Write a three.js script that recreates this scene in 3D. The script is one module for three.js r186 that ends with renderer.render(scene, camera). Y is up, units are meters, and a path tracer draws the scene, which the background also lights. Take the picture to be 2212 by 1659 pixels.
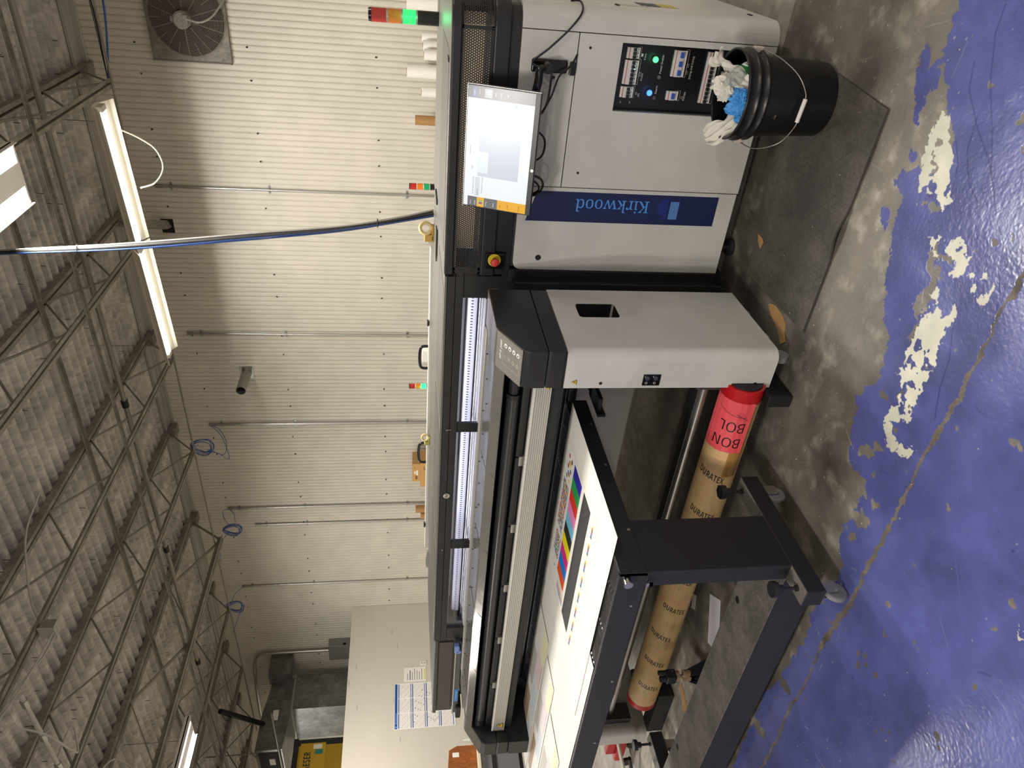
import * as THREE from 'three';
import { RoundedBoxGeometry } from 'three/addons/geometries/RoundedBoxGeometry.js';
import { mergeGeometries, toCreasedNormals } from 'three/addons/utils/BufferGeometryUtils.js';
import { RectAreaLightUniformsLib } from 'three/addons/lights/RectAreaLightUniformsLib.js';
import { Brush, Evaluator, SUBTRACTION } from 'three-bvh-csg';

// ------------------------------------------------------------------ camera, exposure
const scene = new THREE.Scene();
scene.background = new THREE.Color(0x050505);
const renderer = new THREE.WebGLRenderer({ antialias: true });
renderer.toneMapping = THREE.LinearToneMapping;
renderer.toneMappingExposure = 2.1;
renderer.shadowMap.enabled = true;
RectAreaLightUniformsLib.init();

// the phone was held on its side: the world's up is the picture's left
const camera = new THREE.PerspectiveCamera(2 * Math.atan(829.5 / 1515.1) * 180 / Math.PI, 2212 / 1659, 0.05, 80);
{
  const D = Math.PI / 180, P = 8.677 * D, Y = 34.743 * D, R = 0.181 * D;
  const fwH = new THREE.Vector3(-Math.sin(Y), 0, -Math.cos(Y));
  const right = new THREE.Vector3(Math.cos(Y), 0, -Math.sin(Y));
  const fwd = fwH.clone().multiplyScalar(Math.cos(P)).add(new THREE.Vector3(0, -Math.sin(P), 0));
  const up = fwH.clone().multiplyScalar(Math.sin(P)).add(new THREE.Vector3(0, Math.cos(P), 0));
  const r2 = right.clone().multiplyScalar(Math.cos(R)).addScaledVector(up, -Math.sin(R));
  const u2 = right.clone().multiplyScalar(Math.sin(R)).addScaledVector(up, Math.cos(R));
  const m = new THREE.Matrix4().makeBasis(u2.clone().negate(), r2, fwd.clone().negate());
  camera.quaternion.setFromRotationMatrix(m);
  camera.position.set(0, 1.75, 0);
}
scene.add(camera);

// brightness of the lamps of the hall (each lamp's light stays in its builder)
const HIGHBAY = 115, STRIP = 34, LAMP_COLOR = new THREE.Color(1.0, 0.955, 0.895);

// ------------------------------------------------------------------ helpers
let seed = 7;
const rnd = () => { seed = (seed * 1664525 + 1013904223) >>> 0; return seed / 4294967296; };
const rr = (a, b) => a + (b - a) * rnd();
const lat = new Float32Array(65536); { let s = 99; for (let i = 0; i < 65536; i++) { s = (s * 1664525 + 1013904223) >>> 0; lat[i] = s / 4294967296; } }
function vnoise(x, y) {
  const xi = Math.floor(x), yi = Math.floor(y); let fx = x - xi, fy = y - yi;
  fx = fx * fx * (3 - 2 * fx); fy = fy * fy * (3 - 2 * fy);
  const g = (i, j) => lat[((i & 255) << 8) | (j & 255)];
  const a = g(xi, yi), b = g(xi + 1, yi), c = g(xi, yi + 1), d = g(xi + 1, yi + 1);
  return a + (b - a) * fx + (c - a) * fy + (a - b - c + d) * fx * fy;
}
function fbm(x, y, o = 4) { let s = 0, a = 0.5, t = 0; for (let i = 0; i < o; i++) { s += a * vnoise(x, y); t += a; a *= 0.5; x = x * 2.03 + 17.1; y = y * 2.03 + 5.3; } return s / t; }

const usedNames = new Map();
function numbered(n) { const k = usedNames.get(n) || 0; usedNames.set(n, k + 1); return k ? n + '_' + String(k).padStart(3, '0') : n; }
const origin = new Map();
const V = (x, y, z) => new THREE.Vector3(x, y, z);
function thing(name, label, category, [x, y, z] = [0, 0, 0], group) {
  const o = new THREE.Group(); o.name = numbered(name); o.position.set(x, y, z); scene.add(o);
  o.userData = { label, category }; if (group) o.userData.group = group;
  origin.set(o, V(x, y, z)); return o;
}
function clean(g) {
  let q = g.index ? g.toNonIndexed() : g.clone();
  for (const k of Object.keys(q.attributes)) if (!['position', 'normal', 'uv'].includes(k)) q.deleteAttribute(k);
  if (!q.attributes.normal) q.computeVertexNormals();
  if (!q.attributes.uv) q.setAttribute('uv', new THREE.BufferAttribute(new Float32Array(q.attributes.position.count * 2), 2));
  q.morphAttributes = {}; q.clearGroups(); return q;
}
function merge(gs) { gs = (Array.isArray(gs) ? gs : [gs]).map(clean); return gs.length > 1 ? mergeGeometries(gs) : gs[0]; }
// a part: geometry given in world metres, moved to the origin of its thing
function part(name, gs, mat, parent, label) {
  const g = merge(gs); const o = origin.get(parent) || V(0, 0, 0); g.translate(-o.x, -o.y, -o.z);
  const m = new THREE.Mesh(g, mat); m.name = name; if (label) m.userData.label = label;
  parent.add(m); origin.set(m, o); return m;
}
function parts(name, arr, mat, parent, label) { return arr.map(g => part(name, g, mat, parent, label)); }
// a thing that is one mesh
function solo(name, gs, mat, label, category, pos = [0, 0, 0], group) {
  const g = merge(gs); g.translate(-pos[0], -pos[1], -pos[2]);
  const m = new THREE.Mesh(g, mat); m.name = numbered(name); m.position.set(...pos);
  m.userData = { label, category }; if (group) m.userData.group = group;
  scene.add(m); origin.set(m, V(...pos)); return m;
}
function struct(name, gs, mat, label, category = 'structure') {
  const m = new THREE.Mesh(merge(gs), mat); m.name = name; m.userData = { kind: 'structure', label, category }; scene.add(m); origin.set(m, V(0, 0, 0)); return m;
}
function copy(src, dx, dy, dz, label) {
  const c = src.clone(); c.name = numbered(src.name.replace(/_\d{3}$/, '')); c.userData = { ...src.userData }; if (label) c.userData.label = label;
  c.position.add(V(dx, dy, dz)); scene.add(c); origin.set(c, c.position.clone()); return c;
}
// metre uv by the way each face points
function muv(g, s = 1) {
  g = clean(g); const p = g.attributes.position, n = g.attributes.normal, u = g.attributes.uv;
  for (let i = 0; i < p.count; i += 3) {
    const nx = Math.abs(n.getX(i) + n.getX(i + 1) + n.getX(i + 2)), ny = Math.abs(n.getY(i) + n.getY(i + 1) + n.getY(i + 2)), nz = Math.abs(n.getZ(i) + n.getZ(i + 1) + n.getZ(i + 2));
    for (let j = i; j < i + 3; j++) {
      const x = p.getX(j), y = p.getY(j), z = p.getZ(j);
      if (ny >= nx && ny >= nz) u.setXY(j, x * s, -z * s); else if (nx >= nz) u.setXY(j, -z * s, y * s); else u.setXY(j, x * s, y * s);
    }
  }
  return g;
}
// box from ranges
function bx(x0, x1, y0, y1, z0, z1, r = 0) {
  const w = Math.abs(x1 - x0), h = Math.abs(y1 - y0), d = Math.abs(z1 - z0);
  const g = r > 0 ? new RoundedBoxGeometry(w, h, d, 2, Math.min(r, w / 2.01, h / 2.01, d / 2.01)) : new THREE.BoxGeometry(w, h, d);
  g.translate((x0 + x1) / 2, (y0 + y1) / 2, (z0 + z1) / 2); return g;
}
// cylinder between two points
function rod(a, b, r, seg = 12, r2 = r) {
  a = V(...a); b = V(...b); const d = b.clone().sub(a), L = d.length();
  const g = new THREE.CylinderGeometry(r2, r, L, seg); g.translate(0, L / 2, 0);
  g.applyQuaternion(new THREE.Quaternion().setFromUnitVectors(V(0, 1, 0), d.normalize())); g.translate(a.x, a.y, a.z); return g;
}
// bar of rectangular section between two points
function bar(a, b, w, h) {
  a = V(...a); b = V(...b); const d = b.clone().sub(a), L = d.length(); const g = new THREE.BoxGeometry(w, L, h); g.translate(0, L / 2, 0);
  g.applyQuaternion(new THREE.Quaternion().setFromUnitVectors(V(0, 1, 0), d.normalize())); g.translate(a.x, a.y, a.z); return g;
}
function tube(pts, r, n = 40, seg = 8, closed = false) {
  const c = new THREE.CatmullRomCurve3(pts.map(p => V(...p)), closed, 'centripetal'); return new THREE.TubeGeometry(c, n, r, seg, closed);
}
function shapeOf(pts, holes = []) {
  const s = new THREE.Shape(pts.map(p => new THREE.Vector2(p[0], p[1])));
  for (const h of holes) s.holes.push(new THREE.Path(h.map(p => new THREE.Vector2(p[0], p[1])))); return s;
}
// outline [z, y] swept along x
function prismX(zy, x0, x1, bevel = 0) {
  const s = shapeOf(zy.map(([z, y]) => [-z, y]));
  const g = new THREE.ExtrudeGeometry(s, { depth: x1 - x0 - 2 * bevel, bevelEnabled: bevel > 0, bevelSize: bevel, bevelThickness: bevel, bevelOffset: -bevel, bevelSegments: 2 });
  g.rotateY(Math.PI / 2); g.translate(x0 + bevel, 0, 0); return g;
}
// outline [x, y] swept along z
function prismZ(xy, z0, z1, bevel = 0, holes = []) {
  const g = new THREE.ExtrudeGeometry(shapeOf(xy, holes), { depth: z1 - z0 - 2 * bevel, bevelEnabled: bevel > 0, bevelSize: bevel, bevelThickness: bevel, bevelOffset: -bevel, bevelSegments: 2 });
  g.translate(0, 0, z0 + bevel); return g;
}
// outline [x, z] swept up
function prismY(xz, y0, y1, bevel = 0) {
  const g = new THREE.ExtrudeGeometry(shapeOf(xz.map(([x, z]) => [x, -z])), { depth: y1 - y0 - 2 * bevel, bevelEnabled: bevel > 0, bevelSize: bevel, bevelThickness: bevel, bevelOffset: -bevel, bevelSegments: 2, curveSegments: 8 });
  g.rotateX(-Math.PI / 2); g.translate(0, y0 + bevel, 0); return g;
}
function arc(cx, cy, r, a0, a1, n = 8) { const o = []; for (let i = 0; i <= n; i++) { const a = (a0 + (a1 - a0) * i / n) * Math.PI / 180; o.push([cx + r * Math.cos(a), cy + r * Math.sin(a)]); } return o; }
function rrect(x0, x1, y0, y1, r) { return [...arc(x1 - r, y0 + r, r, -90, 0, 4), ...arc(x1 - r, y1 - r, r, 0, 90, 4), ...arc(x0 + r, y1 - r, r, 90, 180, 4), ...arc(x0 + r, y0 + r, r, 180, 270, 4)]; }
// a rectangle with uv 0..1: corner, edge along u, edge along v
function quad(c, u, v) {
  const g = new THREE.BufferGeometry(); const a = V(...c), U = V(...u), W = V(...v), b = a.clone().add(U), d = a.clone().add(W), e = b.clone().add(W);
  g.setAttribute('position', new THREE.Float32BufferAttribute([a, b, e, a, e, d].flatMap(p => [p.x, p.y, p.z]), 3));
  g.setAttribute('uv', new THREE.Float32BufferAttribute([0, 0, 1, 0, 1, 1, 0, 0, 1, 1, 0, 1], 2)); g.computeVertexNormals(); return g;
}
// thin plate with a printed front (uv 0..1 on the front)
function lathe(pts, seg = 32) { return new THREE.LatheGeometry(pts.map(p => new THREE.Vector2(p[0], p[1])), seg); }
function canvas(w, h, draw) { const c = document.createElement('canvas'); c.width = w; c.height = h; const x = c.getContext('2d'); draw(x, w, h); return c; }
function ctex(w, h, draw, srgb = true) {
  const t = new THREE.CanvasTexture(canvas(w, h, draw)); if (srgb) t.colorSpace = THREE.SRGBColorSpace; t.anisotropy = 8; return t;
}
function dtex(w, h, f, srgb = true, wrap = true) {
  const d = new Uint8Array(w * h * 4); for (let j = 0; j < h; j++) for (let i = 0; i < w; i++) { const c = f(i, j); const k = (j * w + i) * 4; d[k] = c[0]; d[k + 1] = c[1]; d[k + 2] = c[2]; d[k + 3] = 255; }
  const t = new THREE.DataTexture(d, w, h, THREE.RGBAFormat); if (srgb) t.colorSpace = THREE.SRGBColorSpace; t.magFilter = THREE.LinearFilter; t.minFilter = THREE.LinearMipmapLinearFilter; t.generateMipmaps = true;
  if (wrap) t.wrapS = t.wrapT = THREE.RepeatWrapping; t.needsUpdate = true; return t;
}
function rep(t, u, v = u) { const c = t.clone(); c.repeat.set(u, v); c.needsUpdate = true; return c; }
const cl = v => Math.max(0, Math.min(255, v));
function M(color, roughness = 0.6, metalness = 0, o = {}) { return new THREE.MeshStandardMaterial({ color, roughness, metalness, ...o }); }
function PM(color, roughness = 0.6, metalness = 0, o = {}) { return new THREE.MeshPhysicalMaterial({ color, roughness, metalness, ...o }); }
function glow(color, k, base = color) { return new THREE.MeshStandardMaterial({ color: base, emissive: color, emissiveIntensity: k, roughness: 0.4 }); }

// tiling noise (periodic lattice so that repeats join)
function pnoise(u, v, f) { // u, v in 0..1, f cells
  const x = u * f, y = v * f, xi = Math.floor(x), yi = Math.floor(y); let fx = x - xi, fy = y - yi; fx = fx * fx * (3 - 2 * fx); fy = fy * fy * (3 - 2 * fy);
  const g = (i, j) => lat[((((i % f) + f) % f) * 131 + (((j % f) + f) % f) * 977 + f * 7919) & 65535];
  const a = g(xi, yi), b = g(xi + 1, yi), c = g(xi, yi + 1), d = g(xi + 1, yi + 1); return a + (b - a) * fx + (c - a) * fy + (a - b - c + d) * fx * fy;
}
function pf(u, v, f, o = 4) { let s = 0, a = 0.5, t = 0; for (let i = 0; i < o; i++) { s += a * pnoise(u, v, f); t += a; a *= 0.55; f *= 2; } return s / t; }
const texGrain = dtex(256, 256, (i, j) => { const n = pf(i / 256, j / 256, 32, 3) * 255; return [n, n, n]; }, false);
const texSpeck = dtex(512, 512, (i, j) => { const u = i / 512, v = j / 512; const n = 235 + 20 * pf(u, v, 6, 5) - (lat[(i * 311 + j * 733) & 65535] > 0.9985 ? 60 : 0); return [cl(n), cl(n), cl(n)]; });
const texBrush = dtex(256, 256, (i, j) => { const n = 128 + 90 * (pnoise(i / 256, j / 256, 4) - 0.5) + 110 * (lat[(j * 37) & 65535] - 0.5) * 0.6 + 30 * (lat[(i * 7 + j * 911) & 65535] - 0.5); return [cl(n), cl(n), cl(n)]; }, false);
const texDust = dtex(512, 512, (i, j) => { const u = i / 512, v = j / 512; const d = pf(u, v, 5, 6), e = pf(v, u, 40, 3); const n = 208 + 110 * (d - 0.5) + 60 * (e - 0.5); return [cl(n), cl(n * 0.985), cl(n * 0.965)]; });
// ------------------------------------------------------------------ materials
const mBlack = M(0x17181a, 0.42, 0, { bumpMap: rep(texGrain, 6), bumpScale: 0.00015 });
const mBlackSoft = M(0x111214, 0.62);
const mBlackGloss = M(0x0c0c0e, 0.25);
const mWhitePaint = M(0xc9c7c1, 0.38, 0, { bumpMap: rep(texGrain, 8), bumpScale: 0.00012, map: texSpeck });
const mGreyPanel = M(0x77756f, 0.5);
const mDarkMetal = M(0x2b2b2d, 0.4, 0.6);
const mChrome = M(0xd4d2cd, 0.18, 1);
const mZinc = M(0xa9a8a3, 0.34, 0.9);
const mSteel = M(0x8f8d88, 0.38, 0.85);
const mBrushed = M(0xa8a59c, 0.34, 0.75, { roughnessMap: rep(texBrush, 3, 1), bumpMap: rep(texBrush, 4, 1), bumpScale: 0.00008 });
const mAlu = M(0xb9b8b2, 0.36, 0.55);
const mJoist = M(0xa8a299, 0.62, 0.15, { map: rep(texDust, 2), bumpMap: rep(texGrain, 5), bumpScale: 0.0004 });
const mDeck = M(0xdedad5, 0.55, 0.1, { map: rep(texDust, 0.9, 0.35), bumpMap: rep(texGrain, 3), bumpScale: 0.0003 });
const mConduit = M(0xb4b4b0, 0.3, 0.9);
const mRubber = M(0x6f7074, 0.6);
const mKraft = M(0xb18a57, 0.8, 0, { map: rep(dtex(256, 256, (i, j) => { const n = 228 + 34 * (pf(i / 256, j / 256, 8, 4) - 0.5) + 16 * (lat[(i * 17 + j * 613) & 65535] - 0.5); return [cl(n), cl(n), cl(n)]; }), 3) });
const mPaper = M(0xe9e6de, 0.75);
const mRed = M(0xb3131b, 0.35);
const mBlueCable = M(0x2f56a0, 0.45);
const mWhiteCable = M(0xb5b0a6, 0.5);

// ------------------------------------------------------------------ floor
const FL = {
blue:[[-0.135,-2.336],[-0.163,-2.325],[-0.207,-2.319],[-0.242,-2.325],[-0.269,-2.321],[-0.319,-2.281],[-0.354,-2.241],[-0.392,-2.218],[-0.442,-2.169],[-0.48,-2.128],[-0.505,-2.099],[-0.56,-2.082],[-0.612,-2.064],[-0.64,-2.212],[-0.68,-2.246],[-0.789,-2.215],[-0.842,-2.216],[-0.892,-2.185],[-0.967,-2.168],[-1.014,-2.158],[-1.055,-2.107],[-1.099,-2.108],[-1.143,-2.062],[-1.184,-1.996],[-1.267,-1.992],[-1.337,-1.964],[-1.41,-2.007],[-1.444,-2.001],[-1.477,-2.047],[-1.513,-1.996],[-1.573,-1.99],[-1.607,-1.989],[-1.642,-1.952],[-1.693,-1.94],[-1.719,-1.899],[-1.718,-1.864],[-1.719,-1.804],[-1.778,-1.789],[-1.859,-1.794],[-1.966,-1.802],[-2.034,-1.784],[-2.072,-1.767],[-2.089,-1.709],[-2.147,-1.707],[-2.25,-1.713],[-2.359,-1.74],[-2.432,-1.753],[-2.482,-1.73],[-2.593,-1.72],[-2.687,-1.725],[-2.838,-1.742],[-2.931,-1.741],[-3.099,-1.786]],
isl1:[[-0.272,-2.408],[-0.286,-2.382],[-0.311,-2.355],[-0.346,-2.347],[-0.376,-2.314],[-0.387,-2.294],[-0.422,-2.302],[-0.45,-2.309],[-0.486,-2.297],[-0.515,-2.291],[-0.529,-2.298],[-0.495,-2.332],[-0.472,-2.351],[-0.445,-2.352],[-0.401,-2.397],[-0.358,-2.412],[-0.334,-2.402],[-0.299,-2.413]],
isl2:[[-0.333,-2.299],[-0.332,-2.275],[-0.294,-2.301],[-0.305,-2.324],[-0.324,-2.33],[-0.338,-2.346],[-0.359,-2.338],[-0.373,-2.316],[-0.39,-2.291],[-0.399,-2.266],[-0.369,-2.28]],
isl3:[[-0.583,-2.285],[-0.592,-2.252],[-0.62,-2.239],[-0.634,-2.271],[-0.603,-2.289]],
isl4:[[-0.65,-2.281],[-0.661,-2.239],[-0.68,-2.198],[-0.714,-2.175],[-0.736,-2.237],[-0.709,-2.307]],
isl5:[[-0.827,-2.31],[-0.808,-2.265],[-0.837,-2.249],[-0.876,-2.245],[-0.876,-2.277]],
w1:[[-0.44,-2.188],[-0.47,-2.218],[-0.487,-2.212],[-0.506,-2.225],[-0.538,-2.229],[-0.574,-2.217],[-0.623,-2.196],[-0.675,-2.181],[-0.701,-2.163],[-0.695,-2.167],[-0.684,-2.115],[-0.689,-2.073],[-0.704,-2.038],[-0.716,-2.017],[-0.69,-2.01],[-0.664,-1.993],[-0.654,-2.029],[-0.641,-2.038],[-0.575,-2.071],[-0.526,-2.096],[-0.495,-2.144],[-0.454,-2.157]],
w2:[[-0.807,-1.942],[-0.756,-1.917],[-0.759,-1.886],[-0.797,-1.829],[-0.843,-1.823],[-0.881,-1.867],[-0.836,-1.869],[-0.829,-1.909]],
w3:[[-0.806,-2.035],[-0.812,-2.001],[-0.787,-1.981],[-0.791,-1.962],[-0.812,-1.982],[-0.832,-1.988],[-0.855,-1.946],[-0.863,-1.91],[-0.869,-1.931],[-0.851,-1.974],[-0.82,-2.009]],
w4:[[-0.926,-1.898],[-0.971,-1.918],[-0.968,-1.862],[-1.003,-1.895],[-1.062,-1.902],[-1.099,-1.903],[-1.148,-1.904],[-1.204,-1.894],[-1.265,-1.903],[-1.286,-1.859],[-1.286,-1.874],[-1.306,-1.845],[-1.359,-1.838],[-1.423,-1.854],[-1.47,-1.837],[-1.513,-1.808],[-1.52,-1.757],[-1.506,-1.701],[-1.472,-1.674],[-1.439,-1.68],[-1.445,-1.7],[-1.474,-1.708],[-1.479,-1.741],[-1.467,-1.779],[-1.444,-1.832],[-1.392,-1.779],[-1.386,-1.744],[-1.342,-1.767],[-1.3,-1.765],[-1.215,-1.77],[-1.152,-1.761],[-1.084,-1.777],[-1.027,-1.779],[-0.957,-1.779],[-0.941,-1.796],[-0.978,-1.801],[-1.01,-1.827],[-0.981,-1.854],[-0.94,-1.875]],
w5:[[-0.84,-1.802],[-0.813,-1.771],[-0.811,-1.735],[-0.825,-1.731],[-0.84,-1.769],[-0.85,-1.79]],
w6:[[-0.819,-1.703],[-0.848,-1.683],[-0.886,-1.694],[-0.896,-1.72],[-0.881,-1.763],[-0.852,-1.761],[-0.852,-1.728],[-0.862,-1.71],[-0.838,-1.701]],
b1:[[-0.849,-1.951],[-0.817,-1.899],[-0.846,-1.891],[-0.87,-1.961],[-0.913,-1.925],[-0.954,-1.885],[-1.009,-1.905],[-1.098,-1.917],[-1.15,-1.917],[-1.132,-1.894],[-1.083,-1.907],[-1.038,-1.959],[-0.99,-1.971],[-0.974,-1.949],[-0.932,-1.945],[-0.86,-1.994],[-0.836,-1.998],[-0.803,-1.989]],
crack:[[-0.755,-1.619],[-0.828,-1.622],[-0.867,-1.63],[-0.933,-1.626],[-1.003,-1.619],[-1.061,-1.622],[-1.124,-1.624],[-1.166,-1.612],[-1.223,-1.62],[-1.307,-1.623],[-1.362,-1.623],[-1.429,-1.629],[-1.508,-1.622],[-1.607,-1.617],[-1.685,-1.614],[-1.763,-1.613],[-1.895,-1.609],[-2.001,-1.61],[-2.099,-1.603],[-2.175,-1.595],[-2.27,-1.612],[-2.387,-1.619],[-2.51,-1.626],[-2.644,-1.609],[-2.783,-1.601],[-2.917,-1.615],[-3.032,-1.608],[-3.162,-1.596],[-3.282,-1.592],[-3.386,-1.589]],
chip:[[-1.601,-1.071],[-1.592,-1.049],[-1.618,-1.025],[-1.622,-1.047]],
};
const FX0 = -5.2, FW = 5.8, FZ0 = -0.5, FD = 2.9, TW = 2048, TH = 1024;
const fpx = ([x, z]) => [(x - FX0) / FW * TW, (FZ0 - z) / FD * TH];
const drawPoly = (c, pts, fill) => { c.fillStyle = fill; c.beginPath(); pts.forEach((p, i) => { const q = fpx(p); i ? c.lineTo(...q) : c.moveTo(...q); }); c.closePath(); c.fill(); };
function maskOf(draw) { const cv = canvas(TW, TH, (c) => { c.fillStyle = '#000'; c.fillRect(0, 0, TW, TH); draw(c); }); return cv.getContext('2d').getImageData(0, 0, TW, TH).data; }
const blueMask = maskOf(c => {
  drawPoly(c, [...FL.blue, [-3.6, -1.76], [-4.2, -1.72], [-5.3, -1.7], [-5.3, 0], [0.8, 0], [0.8, -2.6], [0.3, -2.45]], '#fff');
  for (const k of ['isl1', 'isl2', 'isl3', 'isl4', 'isl5']) drawPoly(c, FL[k], '#fff');
  drawPoly(c, FL.b1, '#000');
  for (const [x, z, r] of [[-1.77, -1.82, .05], [-1.86, -1.75, .06], [-1.62, -1.87, .05], [-1.75, -1.72, .03], [-1.95, -1.74, .03], [-1.57, -1.83, .03], [-2.9, -1.7, .05], [-3.3, -1.72, .06]]) { const p = fpx([x, z]); c.fillStyle = '#000'; c.beginPath(); c.ellipse(p[0], p[1], r * 180, r * 353, 0.4, 0, 7); c.fill(); }
});
const whiteMask = maskOf(c => {
  for (const k of ['w1', 'w2', 'w3', 'w4', 'w5', 'w6', 'chip']) drawPoly(c, FL[k], '#fff');
  for (const [x, z, r] of [[-.70, -2.06, .012], [-.62, -2.13, .014], [-.57, -2.16, .01], [-1.43, -1.72, .03], [-.79, -1.89, .012], [-1.37, -1.81, .02]]) { const p = fpx([x, z]); c.fillStyle = '#000'; c.beginPath(); c.ellipse(p[0], p[1], r * 353, r * 353, 0, 0, 7); c.fill(); }
});
const crackMask = maskOf(c => {
  c.strokeStyle = '#fff'; c.lineJoin = 'round';
  const pts = FL.crack.concat([[-3.7, -1.6], [-4.4, -1.6], [-5.3, -1.6]]); pts.unshift([0.7, -1.62], [-0.4, -1.62]);
  for (let i = 0; i + 1 < pts.length; i++) { c.lineWidth = 3 + 4 * vnoise(i * 1.7, 3) + (i > 17 && i < 24 ? 2 : 0); c.beginPath(); c.moveTo(...fpx(pts[i])); c.lineTo(...fpx(pts[i + 1])); c.stroke(); }
});
const scuffMask = maskOf(c => {                                   // red: pale scratches, green: dark scratches and paint wrinkles
  let s = 5; const q = () => { s = (s * 1664525 + 1013904223) >>> 0; return s / 4294967296; };
  for (let i = 0; i < 260; i++) { const x = -5.2 + 5.8 * q(), z = -3.3 + 2.8 * q(), a = q() * 6.3, L = 0.02 + 0.16 * q() * q(); c.strokeStyle = q() > 0.35 ? `rgba(255,0,0,${0.25 + 0.5 * q()})` : `rgba(0,255,0,${0.2 + 0.4 * q()})`; c.lineWidth = 0.7 + q(); c.beginPath(); const p = fpx([x, z]), e = fpx([x + L * Math.cos(a), z + L * Math.sin(a)]); c.moveTo(...p); c.quadraticCurveTo((p[0] + e[0]) / 2 + 8 * (q() - .5), (p[1] + e[1]) / 2 + 8 * (q() - .5), ...e); c.stroke(); }
  for (let i = 0; i < 420; i++) { const p = fpx([-5.2 + 5.8 * q(), -3.3 + 2.8 * q()]); c.fillStyle = q() > .4 ? 'rgba(255,0,0,0.9)' : 'rgba(0,255,0,0.6)'; c.beginPath(); c.ellipse(p[0], p[1], 0.6 + 1.1 * q(), 0.6 + 1.6 * q(), q() * 3, 0, 7); c.fill(); }
  c.lineWidth = 2; c.strokeStyle = 'rgba(0,255,0,0.55)';
  for (const L of [[[-.12, -2.13], [-.20, -2.12], [-.32, -2.06], [-.44, -1.97], [-.55, -1.90], [-.66, -1.80], [-.72, -1.72]], [[-.28, -2.16], [-.36, -2.13], [-.45, -2.03], [-.52, -1.93], [-.6, -1.85]], [[-.42, -2.05], [-.52, -2.03], [-.6, -1.97], [-.64, -1.9]], [[-.62, -1.75], [-.70, -1.74], [-.78, -1.71], [-.84, -1.66], [-.95, -1.63]], [[-1.0, -1.77], [-1.1, -1.72], [-1.2, -1.7], [-1.3, -1.66]], [[-.5, -2.1], [-.57, -2.04], [-.64, -2.02]]]) { c.beginPath(); L.forEach((p, i) => { const e = fpx(p); i ? c.lineTo(...e) : c.moveTo(...e); }); c.stroke(); }
});
const at = (m, x, y, ch = 0) => { x = x < 0 ? 0 : x > TW - 1 ? TW - 1 : x | 0; y = y < 0 ? 0 : y > TH - 1 ? TH - 1 : y | 0; return m[(y * TW + x) * 4 + ch] / 255; };
const fCol = new Uint8Array(TW * TH * 4), fRgh = new Uint8Array(TW * TH * 4), fBmp = new Uint8Array(TW * TH * 4);
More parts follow.
